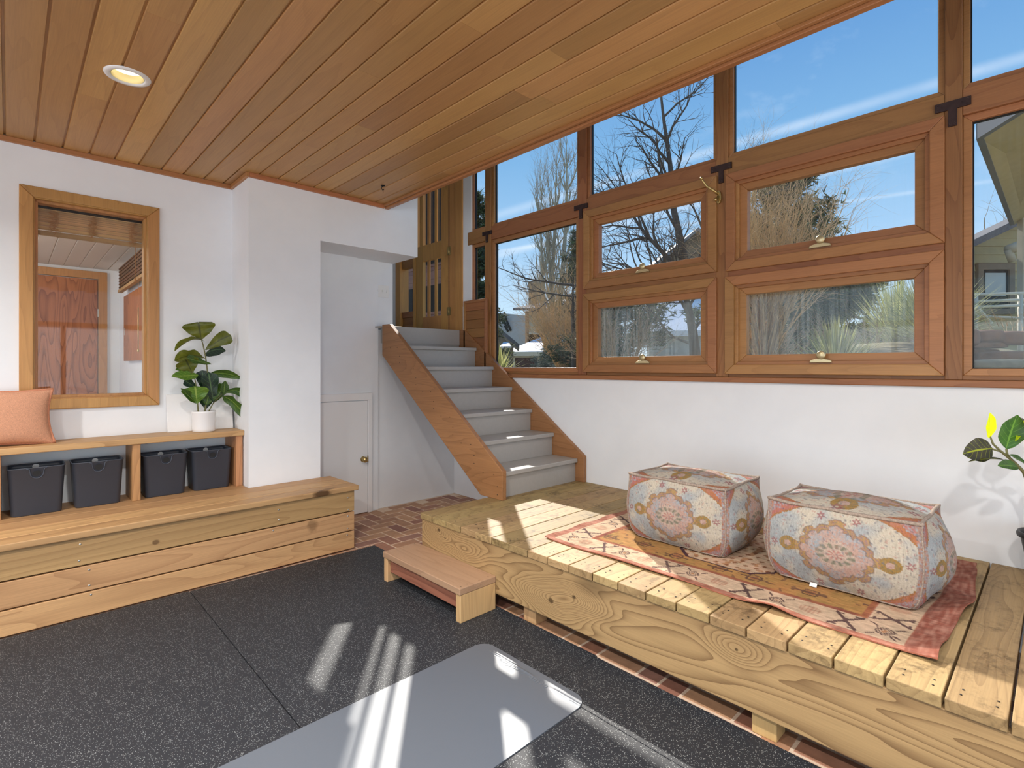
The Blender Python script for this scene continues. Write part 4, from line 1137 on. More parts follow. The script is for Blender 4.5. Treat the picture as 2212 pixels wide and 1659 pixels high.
for mt, b_, t_, hw, d0, d1, sh, dr, rl, cp in [
    ('rub_lime', (338, 290), (345, 50), 66, .0, .03, 'ov', 0, .25, .3), ('rub_dark', (370, 388), (85, 440), 112, .0, .05, 'ov', .05, .1, .2),
    ('rub_green', (495, 392), (600, 70), 128, .0, .02, 'ov', 0, .05, .15), ('rub_lime', (640, 225), (690, 95), 45, -.02, 0, 'ov', 0, .2, .2), ('rub_lime', (645, 215), (580, 320), 16, .0, .02, 'ov', 0, .3, .2),
    ('rub_dark', (490, 500), (140, 515), 34, .02, .05, 'ov', .12, 1.25, .4), ('rub_green', (612, 565), (415, 552), 52, .03, .07, 'ov', .10, .5, .3), ('rub_green', (700, 540), (525, 448), 40, .0, .02, 'ov', .05, .7, .3),
    ('rub_dark', (640, 290), (760, 180), 110, -.03, -.03, 'ov', 0, .2, .2), ('rub_dark', (690, 250), (640, 100), 70, -.04, -.04, 'ov', 0, .5, .2), ('rub_green', (760, 330), (900, 200), 100, 0, 0, 'ov', 0, 0, .2), ('rub_dark', (740, 700), (900, 600), 100, .02, .04, 'ov', .1, 0, .2)]:
    m = MB(); leaf(m, rub(*b_, d0), rub(*t_, d1), hw * S4, fr2, sh, cp, dr, .05, rl); m.build('leaf', M[mt], rp, color=True)
# ================================================================== OUTSIDE
RT, FW = Vector((SA, -CA, 0)), Vector((CA, SA, 0))
def rf(r, d, z): return RT * r + FW * d + Vector((0, 0, z))
def hb(m, r0, r1, d0, d1, z0, z1, r=None):
    return m.hexa([rf(a, b, c) for c in (z0, z1) for b in (d0, d1) for a in (r0, r1)], r)
def rz(px, py, d): return (px - 1106) / F * d, H + (793 - py) / F * d
M['siding'] = plain('tan_lap_siding', (.74, .70, .60), .8, var=.06, bscale=6)
M['siding_grey'] = plain('grey_lap_siding', (.72, .72, .69), .8, var=.06, bscale=6)
M['siding_warm'] = plain('warm_tan_lap_siding', (.72, .66, .48), .75, var=.06, bscale=6)
M['shingle'] = plain('dark_grey_shingles', (.40, .40, .41), .9, bump=.5, bscale=30, var=.25)
M['fascia'] = plain('grey_fascia', (.46, .47, .48), .6)
M['cream'] = plain('cream_house_trim', (.86, .84, .76), .6)
M['garage'] = plain('dark_red_garage_door', (.36, .22, .20), .6)
M['chim'] = plain('brown_chimney_cladding', (.50, .44, .36), .8, var=.15, bscale=8)
M['wpost'] = plain('orange_tan_corner_board', (.66, .50, .34), .6)
M['dkwin'] = plain('dark_window_glass', (.04, .045, .05), .5, spec=.08)
M['curtain'] = plain('pale_window_blind', (.74, .76, .74), .7)
M['snow'] = plain('snow', (.97, .97, .98), .7, bump=.35, bscale=5)
M['soffit'] = plain('tan_soffit_boards', (.74, .68, .50), .7, var=.06, bscale=8)
M['sandstone'] = plain('reddish_sandstone', (.50, .36, .26), .9, bump=.8, bscale=14, var=.35)
M['lichen'] = plain('pale_lichen_stone', (.50, .49, .40), .9, bump=.6, bscale=18, var=.35)
M['bark'] = plain('grey_bark', (.34, .31, .28), .9, bump=.8, bscale=30, var=.3)
M['bark_pale'] = plain('pale_poplar_bark', (.62, .60, .52), .85, bump=.5, bscale=18, var=.25)
M['twig_tan'] = plain('tan_twigs', (.82, .70, .52), .85, var=.3, bscale=12)
M['twig_grey'] = plain('grey_brown_twigs', (.62, .56, .47), .9, var=.3, bscale=12)
def foliage(name, c1, c2, tr=.25):
    t = NT(name); t.set(Roughness=.7)
    a = t.N('ShaderNodeAttribute', attribute_name='rnd'); col = t.ramp(a.outputs['Fac'], [(0, srgb(c1)), (1, srgb(c2))]); t.base(col)
    tl = t.N('ShaderNodeBsdfTranslucent'); t.L(col, tl.inputs[0]); mx = t.N('ShaderNodeMixShader'); mx.inputs[0].default_value = tr
    t.L(t.b.outputs[0], mx.inputs[1]); t.L(tl.outputs[0], mx.inputs[2]); t.L(mx.outputs[0], t.out.inputs['Surface']); return t.m
M['needle'] = foliage('pine_needles', (.17, .25, .15), (.44, .50, .29), .35)
M['needle_blue'] = foliage('blue_spruce_needles', (.22, .30, .28), (.42, .50, .46))
M['yucca'] = foliage('yucca_blades', (.52, .57, .34), (.84, .83, .58), .45)
M['dry'] = foliage('dry_brown_leaves', (.46, .34, .25), (.66, .52, .38), .2)
M['ground_leaf'] = foliage('low_ground_cover', (.46, .52, .32), (.76, .75, .54), .4)
t = NT('garden_ground'); t.set(Roughness=.95)
n = t.noise(t.coord(), .8, 6, .65); t.base(t.ramp(n, [(.35, srgb((.50, .46, .36))), (.55, srgb((.58, .54, .42))), (.7, srgb((.46, .48, .34)))])); M['ground'] = t.m
# ground outside, a little below the sill
m = MB()
def gz(x, y):
    b = 1.235 + .02 * mnoise.noise(Vector((x * .5, y * .5, 0)))
    r, d = x * SA - y * CA, x * CA + y * SA
    q = ((r - 5.1) / 2.5) ** 2 + ((d - 6.9) / 1.75) ** 2
    return max(b, 1.20 + .50 * (1 - q)) if q < 1 else b
def gf(u, v):
    x = 3.74 + 90 * u ** 2.5; y = -40 + 160 * v; return (x, y, gz(x, y))
m.grid(gf, 60, 80)
struct(m, 'ground', M['ground'])
m = MB(); m.grid(lambda u, v: (lambda p: (p.x, p.y, gz(p.x, p.y) + .006))(rf(2.4 + 5.4 * u, 5.0 + 3.8 * v, 0)), 50, 36)
struct(m, 'ground_raised_bed', M['ground'])
m = MB(); m.grid(lambda u, v: (-60 + 57 * u, -60 + 120 * v, -.05), 4, 4); m.grid(lambda u, v: (-3 + 6.7 * u, -60 + 56.4 * v, -.05), 4, 4)
M['patio'] = plain('snow_covered_yard', (.96, .96, .97), .9, bump=.2, bscale=1.5)  # unseen yard made snow white to bounce fill light indoors
struct(m, 'ground_yard', M['patio'])

# --- house seen through the tall fixed pane
hA = thing('house', rf(0, 25, 1.2), 'grey and tan house with chimney and snowy garage roof through the tall fixed pane', 'house')
def quad(m, pts, th, r=None):
    """slab from 4 points, thickened downwards"""
    return m.hexa([p - Vector((0, 0, th)) for p in (pts[0], pts[1], pts[3], pts[2])] + [pts[0], pts[1], pts[3], pts[2]], r)
def lap(m, r0, r1, d, z0, z1, st=.18):
    z = z0
    while z < z1 - .01:
        zz = min(z + st, z1)
        m.hexa([rf(r0, d - .02, z), rf(r1, d - .02, z), rf(r0, d + .2, z), rf(r1, d + .2, z), rf(r0, d, zz), rf(r1, d, zz), rf(r0, d + .2, zz), rf(r1, d + .2, zz)]); z = zz
D = 26
r0, z0 = rz(1136, 672, D); r1, z1 = rz(1330, 672, D)
m = MB(); lap(m, r0, r1, D, 1.1, z0); m.build('wall_siding', M['siding'], hA)
m = MB(); hb(m, r0 - .03, r0 + .15, D - .06, D + .2, 1.1, z0); m.build('corner_board', M['wpost'], hA)
e0, ez = rz(1108, 669, D); ra, rzz = rz(1185, 648, D)
m = MB(); quad(m, [rf(e0, D - .8, ez), rf(r1 + .3, D - .8, ez - .05), rf(r1 - .6, D + 2.6, rzz + .35), rf(ra, D + 2.6, rzz + .25)], .12); m.build('roof', M['shingle'], hA)
m = MB(); quad(m, [rf(e0 + .9, D + .1, ez + .20), rf(ra + 2.2, D + .1, ez + .17), rf(ra + 1.6, D + 2.3, rzz + .37), rf(ra + .1, D + 2.3, rzz + .28)], .03); m.build('roof_snow', M['snow'], hA)
c0, cz = rz(1143, 614, D + 1.8); c1, _ = rz(1175, 614, D + 1.8)
m = MB(); hb(m, c0, c1, D + 1.8, D + 2.8, 3.5, cz); hb(m, c0 - .05, c1 + .05, D + 1.75, D + 2.85, cz, cz + .1); m.build('chimney', M['chim'], hA)
m = MB(); f0, fz = rz(1157, 604, D + 2.3); m.tube([rf(f0, D + 2.3, cz), rf(f0, D + 2.3, fz)], .12, 10); m.build('flue_pipe', M['chim'], hA)
w0, wz = rz(1142, 722, D - .05); w1, wz2 = rz(1172, 738, D - .05)
m = MB(); hb(m, w0 - .08, w1 + .08, D - .06, D, wz2 - .08, wz + .08); m.build('window_trim', M['cream'], hA)
m = MB(); hb(m, w0, w1, D - .09, D - .05, wz2, wz); m.build('window_glass', M['dkwin'], hA)
# garage wing, hipped roof with snow, red door in a pale frame
D = 21.5
g0, gz_ = rz(1090, 760, D); g1, _ = rz(1262, 760, D); k0, kz = rz(1166, 729, D + 2.5); k1, _ = rz(1226, 729, D + 2.5)
m = MB(); m.add([rf(g0, D, gz_), rf(g1, D, gz_ + .05), rf(k1, D + 2.5, kz), rf(k0, D + 2.5, kz), rf(g0 - .2, D + 5, gz_), rf(g1, D + 5, gz_), rf(g0, D, gz_ - .14), rf(g1, D, gz_ - .1)], [(0, 1, 2, 3), (4, 0, 3), (1, 5, 2), (3, 2, 5, 4), (6, 7, 1, 0)])
m.build('garage_roof', M['snow'], hA)
m = MB(); hb(m, g0 - .05, g1 + .05, D - .04, D + .02, gz_ - .17, gz_ - .01); m.build('garage_fascia', M['cream'], hA)
m = MB(); lap(m, g0 + .25, g1 - .2, D + .4, 1.0, gz_ - .1); m.build('garage_wall', M['siding'], hA)
a0, az = rz(1105, 766, D + .3); a1, _ = rz(1166, 766, D + .3)
m = MB(); hb(m, a0, a0 + .14, D + .25, D + .4, 1.0, az); hb(m, a0, a1, D + .25, D + .4, az - .13, az); hb(m, a1 - .12, a1, D + .25, D + .4, 1.0, az); m.build('garage_frame', M['cream'], hA)
m = MB(); hb(m, a0 + .1, a1 - .1, D + .36, D + .395, 1.0, az - .1); m.build('garage_door', M['garage'], hA)

hB = thing('house', rf(-1, 19, 1.2), 'grey shingled house with roof vents at the left edge of the tall pane', 'house')
D = 30.0
s0, sz = rz(1040, 672, D); s1, sz1 = rz(1140, 682, D)
m = MB(); m.add([rf(s0, D, sz), rf(s1, D, sz1), rf(s1 + .1, D - 1.2, 1.9), rf(s0, D - 1.2, 1.9), rf(s0, D + .2, sz), rf(s1, D + .2, sz1), rf(s1 + .1, D + .2, 1.2), rf(s0, D + .2, 1.2)], [(3, 2, 1, 0), (4, 5, 6, 7), (0, 1, 5, 4), (1, 2, 6, 5)])
m.build('roof_slope', M['siding_grey'], hB)
for (px, py, l, ln) in ((1086, 688, .55, .25), (1092, 686, .75, .3), (1093, 680, .3, 0), (1090, 705, .3, .2)):
    a, z = rz(px, py, D - .3); m = MB(); m.tube([rf(a, D - .3, z), rf(a + ln, D - .5, z - l)], .06, 8); m.build('roof_vent', M['black_iron'], hB)
D = 17.5
q = [rz(1055, 688, D), rz(1072, 700, D), rz(1122, 744, D)]
m = MB(); quad(m, [rf(q[0][0], D, q[0][1]), rf(q[2][0], D, q[2][1]), rf(q[2][0], D + 3, q[2][1]), rf(q[0][0], D + 3, q[0][1])], .14); m.build('gable_edge', M['shingle'], hB)
m = MB(); m.prism([(0, 0), (1, 0), (1, 1)], 'z', 0, .01) if False else m.add([rf(q[0][0], D + .1, 1.0), rf(q[2][0] - .2, D + .1, 1.0), rf(q[2][0] - .2, D + .1, q[2][1] - .1), rf(q[0][0], D + .1, q[0][1] - .15), rf(q[0][0], D + .3, 1.0), rf(q[2][0] - .2, D + .3, 1.0), rf(q[2][0] - .2, D + .3, q[2][1] - .1), rf(q[0][0], D + .3, q[0][1] - .15)], [(0, 1, 2, 3), (7, 6, 5, 4), (1, 5, 6, 2)])
m.build('gable_wall', M['chim'], hB)
a, z = rz(1080, 749, D - 1); b, z2 = rz(1105, 742, D - 1)
m = MB(); quad(m, [rf(a, D - 1.2, z), rf(b, D - 1.2, z + .02), rf(b - .1, D, z2 + .1), rf(a + .1, D, z2 + .1)], .06); m.build('porch_snow', M['snow'], hB)

# --- gabled house with a snow roof behind the paired awning windows
hC = thing('house', rf(8, 26, 1.2), 'brown gabled house with white snow roof behind the middle awning windows', 'house')
D = 24
p, pz = rz(1500, 503, D); l, lz = rz(1402, 583, D); rr, rz_ = rz(1600, 566, D)
m = MB()
m.add([rf(l, D, 1.1), rf(rr, D, 1.1), rf(rr, D, rz_), rf(p, D, pz), rf(l, D, lz), rf(l, D + .3, 1.1), rf(rr, D + .3, 1.1), rf(rr, D + .3, rz_), rf(p, D + .3, pz), rf(l, D + .3, lz)], [(0, 1, 2, 3, 4), (9, 8, 7, 6, 5), (1, 6, 7, 2)])
m.build('gable_wall', M['chim'], hC)
m = MB(); quad(m, [rf(l - .3, D - .5, lz - .15), rf(p, D - .5, pz + .12), rf(p, D + 6, pz + .12), rf(l - .3, D + 6, lz - .15)], .16)
quad(m, [rf(p, D - .5, pz + .12), rf(rr + .3, D - .5, rz_ - .10), rf(rr + .3, D + 6, rz_ - .10), rf(p, D + 6, pz + .12)], .16)
m.build('gable_roof', M['fascia'], hC)
D = 19
a, z = rz(1395, 716, D); b, _ = rz(1560, 706, D); c, z2 = rz(1430, 636, D + 2.5); d_, _ = rz(1600, 640, D + 2.5)
m = MB(); quad(m, [rf(a, D, z), rf(b + 1, D, z + .1), rf(d_, D + 2.5, z2), rf(c, D + 2.5, z2)], .2); m.build('snow_roof', M['snow'], hC)
m = MB(); lap(m, a + .2, b + .8, D + .3, 1.0, z); m.build('wall_siding', M['siding_grey'], hC)
hD = thing('house', rf(14, 26, 1.2), 'low white snow roof glimpsed through shrubs in the largest lower awning window', 'house')
D = 22
a, z = rz(1600, 690, D); b, _ = rz(1830, 680, D); c, z2 = rz(1610, 645, D + 3); d_, _ = rz(1815, 640, D + 3)
m = MB(); quad(m, [rf(a, D, z), rf(b, D, z + .1), rf(d_, D + 3, z2), rf(c, D + 3, z2)], .2); m.build('snow_roof', M['snow'], hD)
m = MB(); lap(m, a + .3, b - .3, D + .4, 1.0, z); m.build('wall_siding', M['siding_grey'], hD)

# --- near neighbour at the right, tan soffits and lap siding
hE = thing('house', rf(9, 8.5, 1.2), 'tan sided neighbouring house with deep eaves beyond the rightmost tall pane', 'house')
D = 6.5
def P(px, py, d): r, z = rz(px, py, d); return rf(r, d, z)
m = MB()
A_, B_, C_, E_ = P(2117, 300, 5.6), P(2330, 165, 4.6), P(2330, 420, 8.6), P(2187, 487, 9.2)
m.add([A_, B_, C_, E_] + [q + Vector((0, 0, .04)) for q in (A_, B_, C_, E_)], [(0, 1, 2, 3), (7, 6, 5, 4), (0, 4, 5, 1), (2, 6, 7, 3), (1, 5, 6, 2)])
m.build('soffit', M['soffit'], hE)
m = MB()
for (a, b) in ((A_, B_), (A_, E_)):
    n_ = (b - a); up = Vector((0, 0, .17)); o_ = Vector((n_.y, -n_.x, 0)).normalized() * .03
    m.hexa([a - o_, b - o_, a + o_, b + o_, a - o_ + up, b - o_ + up, a + o_ + up, b + o_ + up])
m.build('eave_fascia', M['fascia'], hE)
m = MB(); up = Vector((0, 0, .17)); m.hexa([A_ + up, B_ + up, E_ + up, C_ + up, A_ + up * 1.3, B_ + up * 1.3, E_ + up * 1.3, C_ + up * 1.3]); m.build('roof', M['shingle'], hE)
D = 10.2
r0, _ = rz(2050, 700, D); r1, _ = rz(2400, 700, D); zA = rz(2060, 556, D)[1]; zB = rz(2400, 388, D)[1]
m = MB(); z = 1.0
while z < zB:
    zz = z + .16; t0 = max(0, (z - zA) / (zB - zA)); ra = r0 + (r1 - r0) * t0
    if ra < r1 - .1: m.hexa([rf(ra, D - .025, z), rf(r1, D - .025, z), rf(ra, D + .2, z), rf(r1, D + .2, z), rf(ra, D, zz), rf(r1, D, zz), rf(ra, D + .2, zz), rf(r1, D + .2, zz)])
    z = zz
m.build('wall_siding', M['siding_warm'], hE)
m = MB(); ez0, ez1 = rf(r0 - .4, D - .5, zA - .12), rf(r1, D - .5, zB + .06)
m.hexa([ez0, ez1, ez0 + FW * .6, ez1 + FW * .6] + [q + Vector((0, 0, .13)) for q in (ez0, ez1, ez0 + FW * .6, ez1 + FW * .6)]); m.build('lower_roof', M['shingle'], hE)
a, z = rz(2116, 584, D); b, z2 = rz(2172, 668, D)
m = MB()
for q in ((a - .1, b + .1, z, z + .12), (a - .1, a, z2, z), (b, b + .1, z2, z), (a - .1, b + .1, z2 - .1, z2)): hb(m, q[0], q[1], D - .09, D, q[2], q[3])
m.build('window_trim', M['chim'], hE)
m = MB(); hb(m, a, b, D - .05, D - .02, z2, z); m.build('window_glass', M['dkwin'], hE)
m = MB(); hb(m, a + .06, b - .05, D - .06, D - .05, z2 + .25, z - .06); m.build('window_blind', M['curtain'], hE)
a, z = rz(2203, 384, 9.0); b, _ = rz(2216, 384, 9.0)
m = MB(); hb(m, a, b, 8.95, 9.05, 1.0, z); m.build('porch_post', M['siding'], hE)
a, z = rz(2166, 540, 9.6); b, z2 = rz(2215, 565, 9.6)
m = MB(); m.tube([rf(a + .1, 9.6, z), rf(a + .18, 9.6, z2)], .06, 8); m.tube([rf(a + .1, 9.6, z), rf(b, 9.6, z + .12)], .09, 8); m.build('bracket', M['siding'], hE)
rl = thing('deck_railing', rf(8.2, 8.2, 1.2), 'pale horizontal deck railing in front of the tan neighbouring house', 'railing')
for (py0, py1) in ((637, 632), (652, 646), (664, 658), (682, 690)):
    m = MB(); m.tube([P(2085, py0, 8.3), P(2260, py1, 8.3)], .022, 8); m.build('rail', M['cream'], rl)
for px in (2108, 2204, 2255):
    m = MB(); m.tube([P(px, 636, 8.3), P(px, 800, 8.3)], .03, 8); m.build('baluster', M['cream'], rl)
m = MB(); m.tube([P(2108, 664, 7.6), P(2140, 700, 7.6)], .035, 6); m.build('stair_rail', M['cream'], rl)

# --- dry stone retaining wall by the right pane: every stone
RS = random.Random(5)
def stone(px0, px1, py0, py1, d, lab, mat='sandstone'):
    r0, z1 = rz(px0, py0, d); r1, z0 = rz(px1, py1, d)
    cx, cz = (r0 + r1) / 2, (z0 + z1) / 2; hx, hz = (r1 - r0) / 2, (z1 - z0) / 2
    m = MB(); sd = RS.uniform(0, 90)
    def fn(u, v):
        th, ph = 2 * math.pi * u, math.pi * (v - .5)
        e = lambda w, k: math.copysign(abs(w) ** k, w)
        x, y, z = e(math.cos(th), .45) * e(math.cos(ph), .35), e(math.sin(th), .45) * e(math.cos(ph), .35), e(math.sin(ph), .45)
        n = 1 + .10 * mnoise.noise(Vector((x * 1.5 + sd, y * 1.5, z * 1.5)))
        return rf(cx + hx * x * n, d + .16 + .16 * y * n, cz + hz * z * n)
    m.grid(fn, 24, 14)
    o = m.build('wall_stone', M[mat], loc=rf(cx, d + .16, z0)); tag(o, lab, 'stone', 'stones of the garden wall')
stone(2076, 2128, 710, 748, 4.9, 'sunlit sandstone at the left end of the garden wall top course')
stone(2129, 2178, 711, 738, 4.9, 'sandstone in the middle of the garden wall top course')
stone(2174, 2260, 713, 744, 4.9, 'broad sandstone at the right of the garden wall top course')
stone(2070, 2190, 738, 752, 4.95, 'thin flat dark slab just under the top course of the garden wall')
stone(2070, 2172, 752, 778, 5.1, 'shadowed stone in the lower part of the garden wall')
stone(2170, 2250, 758, 778, 4.75, 'yellowish stone at the right end of the garden wall')
stone(2060, 2126, 776, 796, 4.6, 'reddish flat stone at the left of the lowest course')
stone(2124, 2260, 776, 802, 4.5, 'flat grey stone with pale lichen at the wall foot', 'lichen')

# --- trees
def tree(name, lab, cat, base, lvl, mats, seed, group=None, fl=True):
    """bare tree: recursive tapering limbs. lvl = list of dicts per level"""
    base = Vector((base[0], base[1], gz(base[0], base[1]))) if fl else base
    rs = random.Random(seed); o = thing(name, base, lab, cat, group)
    big, small = MB(), MB()
    def grow(p, d, ln, rad, k):
        L_ = lvl[k]; seg = L_['seg']; pts = [p]; rads = [rad]; q = p.copy(); dd = d.copy(); forks = []
        for i in range(seg):
            dd = (dd + Vector((rs.gauss(0, 1), rs.gauss(0, 1), rs.gauss(0, 1))) * L_['wig'] + Vector((0, 0, L_.get('up', 0)))).normalized()
            q = q + dd * (ln / seg); pts.append(q.copy()); rads.append(rad * (1 - (1 - L_.get('end', .25)) * (i + 1) / seg)); forks.append((q.copy(), dd.copy(), rads[-1]))
        (big if k < 2 else small).tube(pts, rads, 8 if k == 0 else (5 if k == 1 else 3), cap=False)
        if k + 1 >= len(lvl): return
        N_ = lvl[k + 1]
        for j in range(L_['kids']):
            f = L_.get('from', .25) + (1 - L_.get('from', .25)) * (j + rs.random()) / L_['kids']
            i = min(seg - 1, int(f * seg)); p2, d2, r2 = forks[i]
            az = rs.uniform(0, 2 * math.pi); side = d2.orthogonal().normalized(); side = Matrix.Rotation(az, 3, d2) @ side
            an = math.radians(rs.gauss(N_['ang'], 9)); nd = d2 * math.cos(an) + side * math.sin(an)
            grow(p2, nd.normalized(), N_['len'] * rs.uniform(.6, 1.15) * (1 - .45 * f), min(r2 * .8, N_['rad']), k + 1)
    for (p, d, ln, rad) in lvl[0]['stems']: grow(Vector(p), Vector(d).normalized(), ln, rad, 0)
    big.build('trunk', M[mats[0]], o); small.build('twigs', M[mats[1]], o)
    return o
T0 = P(1190, 806, 20)
tree('poplar_tree', 'tall narrow bare poplar with pale trunk behind the tall fixed pane', 'tree', T0,
     [dict(seg=10, wig=.03, up=.08, kids=30, end=.10, stems=[(T0, (0, 0, 1), 8.0, .14), (T0 + RT * .16, (SA * .05, -CA * .05, 1), 8.7, .15), (T0 - RT * .15, (-SA * .045, CA * .045, 1), 7.6, .10), (T0 + FW * .2, (.02, .05, 1), 6.8, .09)], **{'from': .16}),
      dict(seg=6, wig=.07, up=.34, kids=6, len=2.4, ang=36, rad=.03, **{'from': .1}), dict(seg=4, wig=.12, up=.2, kids=3, len=.9, ang=32, rad=.010), dict(seg=2, wig=.2, up=.1, kids=0, len=.42, ang=40, rad=.006)], ('bark_pale', 'twig_grey'), 3)
T1 = P(1505, 800, 9)
sa, sb = P(1488, 600, 9), P(1470, 560, 9)
tree('bare_tree', 'wide bare tree with dark curving limbs behind the middle awning windows', 'tree', T1,
     [dict(seg=8, wig=.05, up=.03, kids=11, end=.25, stems=[(T1, sa - T1, 1.75, .11), (sa, P(1430, 300, 9) - sa, 3.1, .075), (sa, P(1330, 470, 9) - sa + Vector((0, 0, .25)), 1.9, .05), (P(1480, 640, 9), P(1380, 590, 9) - P(1480, 640, 9), 1.2, .04), (sa, P(1560, 470, 8.7) - sa, 1.6, .045)], **{'from': .2}),
      dict(seg=7, wig=.14, up=.06, kids=9, len=1.75, ang=48, rad=.028, **{'from': .15}), dict(seg=5, wig=.2, up=.04, kids=4, len=.75, ang=45, rad=.010), dict(seg=3, wig=.22, up=.05, kids=0, len=.35, ang=42, rad=.0045)], ('bark', 'bark'), 11)
T2 = P(1240, 800, 11)
tree('bare_tree', 'low bare tree with long drooping branches in front of the poplar', 'tree', T2,
     [dict(seg=8, wig=.06, up=0, kids=9, end=.2, stems=[(P(1255, 620, 11), P(1120, 600, 11) - P(1255, 620, 11), 1.9, .030), (P(1255, 640, 11), P(1120, 640, 11) - P(1255, 640, 11), 1.5, .025), (T2, P(1250, 600, 11) - T2, 1.9, .06), (P(1250, 560, 11), P(1290, 440, 11) - P(1250, 560, 11), 1.4, .03)]),
      dict(seg=5, wig=.14, up=.10, kids=5, len=.8, ang=50, rad=.013), dict(seg=3, wig=.2, up=.05, kids=2, len=.35, ang=45, rad=.006), dict(seg=2, wig=.2, kids=0, len=.18, ang=40, rad=.004)], ('bark', 'bark'), 17)
def shrub(name, lab, base, n, ln, spread, rad, mat, seed, kids=6, up=.05, lean=(0, 0, 0), fl=True):
    if fl: base = Vector((base[0], base[1], gz(base[0], base[1])))
    rs = random.Random(seed); st_ = []
    for i in range(n):
        a = rs.uniform(0, 2 * math.pi); s = rs.random() ** .5 * spread
        st_.append((Vector(base) + Vector((math.cos(a), math.sin(a), 0)) * s * .35, Vector((math.cos(a) * s, math.sin(a) * s, .9)) + Vector(lean), ln * rs.uniform(.6, 1.1), rad))
    return tree(name, lab, 'shrub', base, [dict(seg=6, wig=.09, up=up, kids=kids, end=.3, stems=st_, **{'from': .15}), dict(seg=4, wig=.14, up=up, kids=4, len=ln * .42, ang=38, rad=rad * .5), dict(seg=3, wig=.18, kids=0, len=ln * .2, ang=38, rad=rad * .3)], (mat, mat), seed, 'bare shrubs outside the windows', fl)
shrub('bare_shrub', 'tan twiggy shrub in front of the dark pine in the largest upper awning window', P(1650, 806, 7.5), 90, 2.5, .30, .011, 'twig_tan', 21, 9)
shrub('bare_shrub', 'tangled tan shrub at the foot of the poplar in the tall fixed pane', P(1228, 806, 13), 75, 2.5, .62, .013, 'twig_tan', 23, 9)
shrub('bare_shrub', 'grey twiggy shrub behind the streaked lower middle awning window', P(1335, 806, 8), 50, 1.15, .8, .008, 'twig_grey', 25, 9)
shrub('bare_shrub', 'brown twiggy shrub behind the yuccas in the largest lower window', P(1900, 806, 8), 60, .85, 1.6, .009, 'twig_grey', 27, 8)
shrub('bare_shrub', 'slim bare tree whose twigs show above the lower roof of the tan house', P(2122, 800, 15), 5, 4.2, .16, .03, 'twig_grey', 29, 5)
shrub('bare_shrub', 'pale round dried bush on the stone wall by the tan house', P(2190, 712, 5.6), 60, .22, 2.5, .0035, 'twig_tan', 31, 4, fl=False)
shrub('bare_shrub', 'grey brown shrub beside the low pine at the left of the largest lower window', P(1640, 806, 9), 50, 1.1, .7, .011, 'twig_grey', 33, 8)

def conifer(name, lab, base, ht, wd, mat, seed, dens=900, nl=.10, bare=.0, group='conifers outside', sh=.75):
    base = Vector((base[0], base[1], gz(base[0], base[1]) + .02)); rs = random.Random(seed); o = thing(name, base, lab, 'tree', group); B_ = Vector(base)
    m = MB(); m.tube([B_, B_ + Vector((0, 0, ht * .55)), B_ + Vector((0, 0, ht))], [ht * .018, ht * .012, ht * .003], 8)
    need = MB(); nb = int(ht * 16)
    for i in range(nb):
        f = bare + (1 - bare) * (i + rs.random()) / nb; z = ht * f
        a = rs.uniform(0, 2 * math.pi); ln = wd * (1 - f) ** sh * rs.uniform(.65, 1.1) + .08
        d = Vector((math.cos(a), math.sin(a), rs.uniform(-.05, .35)))
        p0 = B_ + Vector((0, 0, z)); pts = [p0 + d * ln * s + Vector((0, 0, .18 * ln * s * s)) for s in (0, .5, 1)]
        m.tube(pts, [.016, .010, .004], 4, cap=False)
        k = max(3, int(dens * ln / (nb * wd * .55)))
        for j in range(k):
            s = rs.uniform(.18, 1.02) ** .8; c = p0 + d * ln * s + Vector((0, 0, .18 * ln * s * s)) + Vector((rs.gauss(0, 1), rs.gauss(0, 1), rs.gauss(0, .8))) * (.05 + .09 * ln * .5)
            r_ = rs.random(); c.z = max(c.z, B_.z + nl * .9)
            for q in range(5):
                v = Vector((rs.gauss(0, 1), rs.gauss(0, 1), rs.gauss(.35, .8))).normalized() * nl * rs.uniform(.6, 1.2)
                w_ = v.orthogonal().normalized() * nl * .12
                need.add([c - w_, c + w_, c + v * .7 + w_ * .8, c + v], [(0, 1, 2, 3)], r_)
    m.build('trunk', M['bark'], o); need.build('needles', M[mat], o)
    return o
conifer('pine_tree', 'dark green pine behind the largest upper awning window', P(1690, 812, 13), 5.35, 2.3, 'needle', 41, 9500, .19, sh=.62)
conifer('pine_tree', 'dark pine right of the poplar at the edge of the tall fixed pane', P(1248, 810, 17), 4.5, 1.15, 'needle', 43, 4500, .18)
conifer('spruce_tree', 'narrow spruce filling the small leftmost panes', P(1033, 810, 14), 4.75, .70, 'needle', 45, 4500, .16)
conifer('spruce_tree', 'small blue spruce at the foot of the poplar', P(1190, 806, 15), .98, .50, 'needle_blue', 47, 700, .07)
conifer('pine_tree', 'dark low pine at the left side of the largest lower awning window', P(1690, 815, 11), 1.9, .95, 'needle', 49, 1500, .12)
conifer('pine_tree', 'low dark juniper at the lower right corner of the tall fixed pane', P(1232, 812, 12), .85, .7, 'needle', 53, 700, .08)

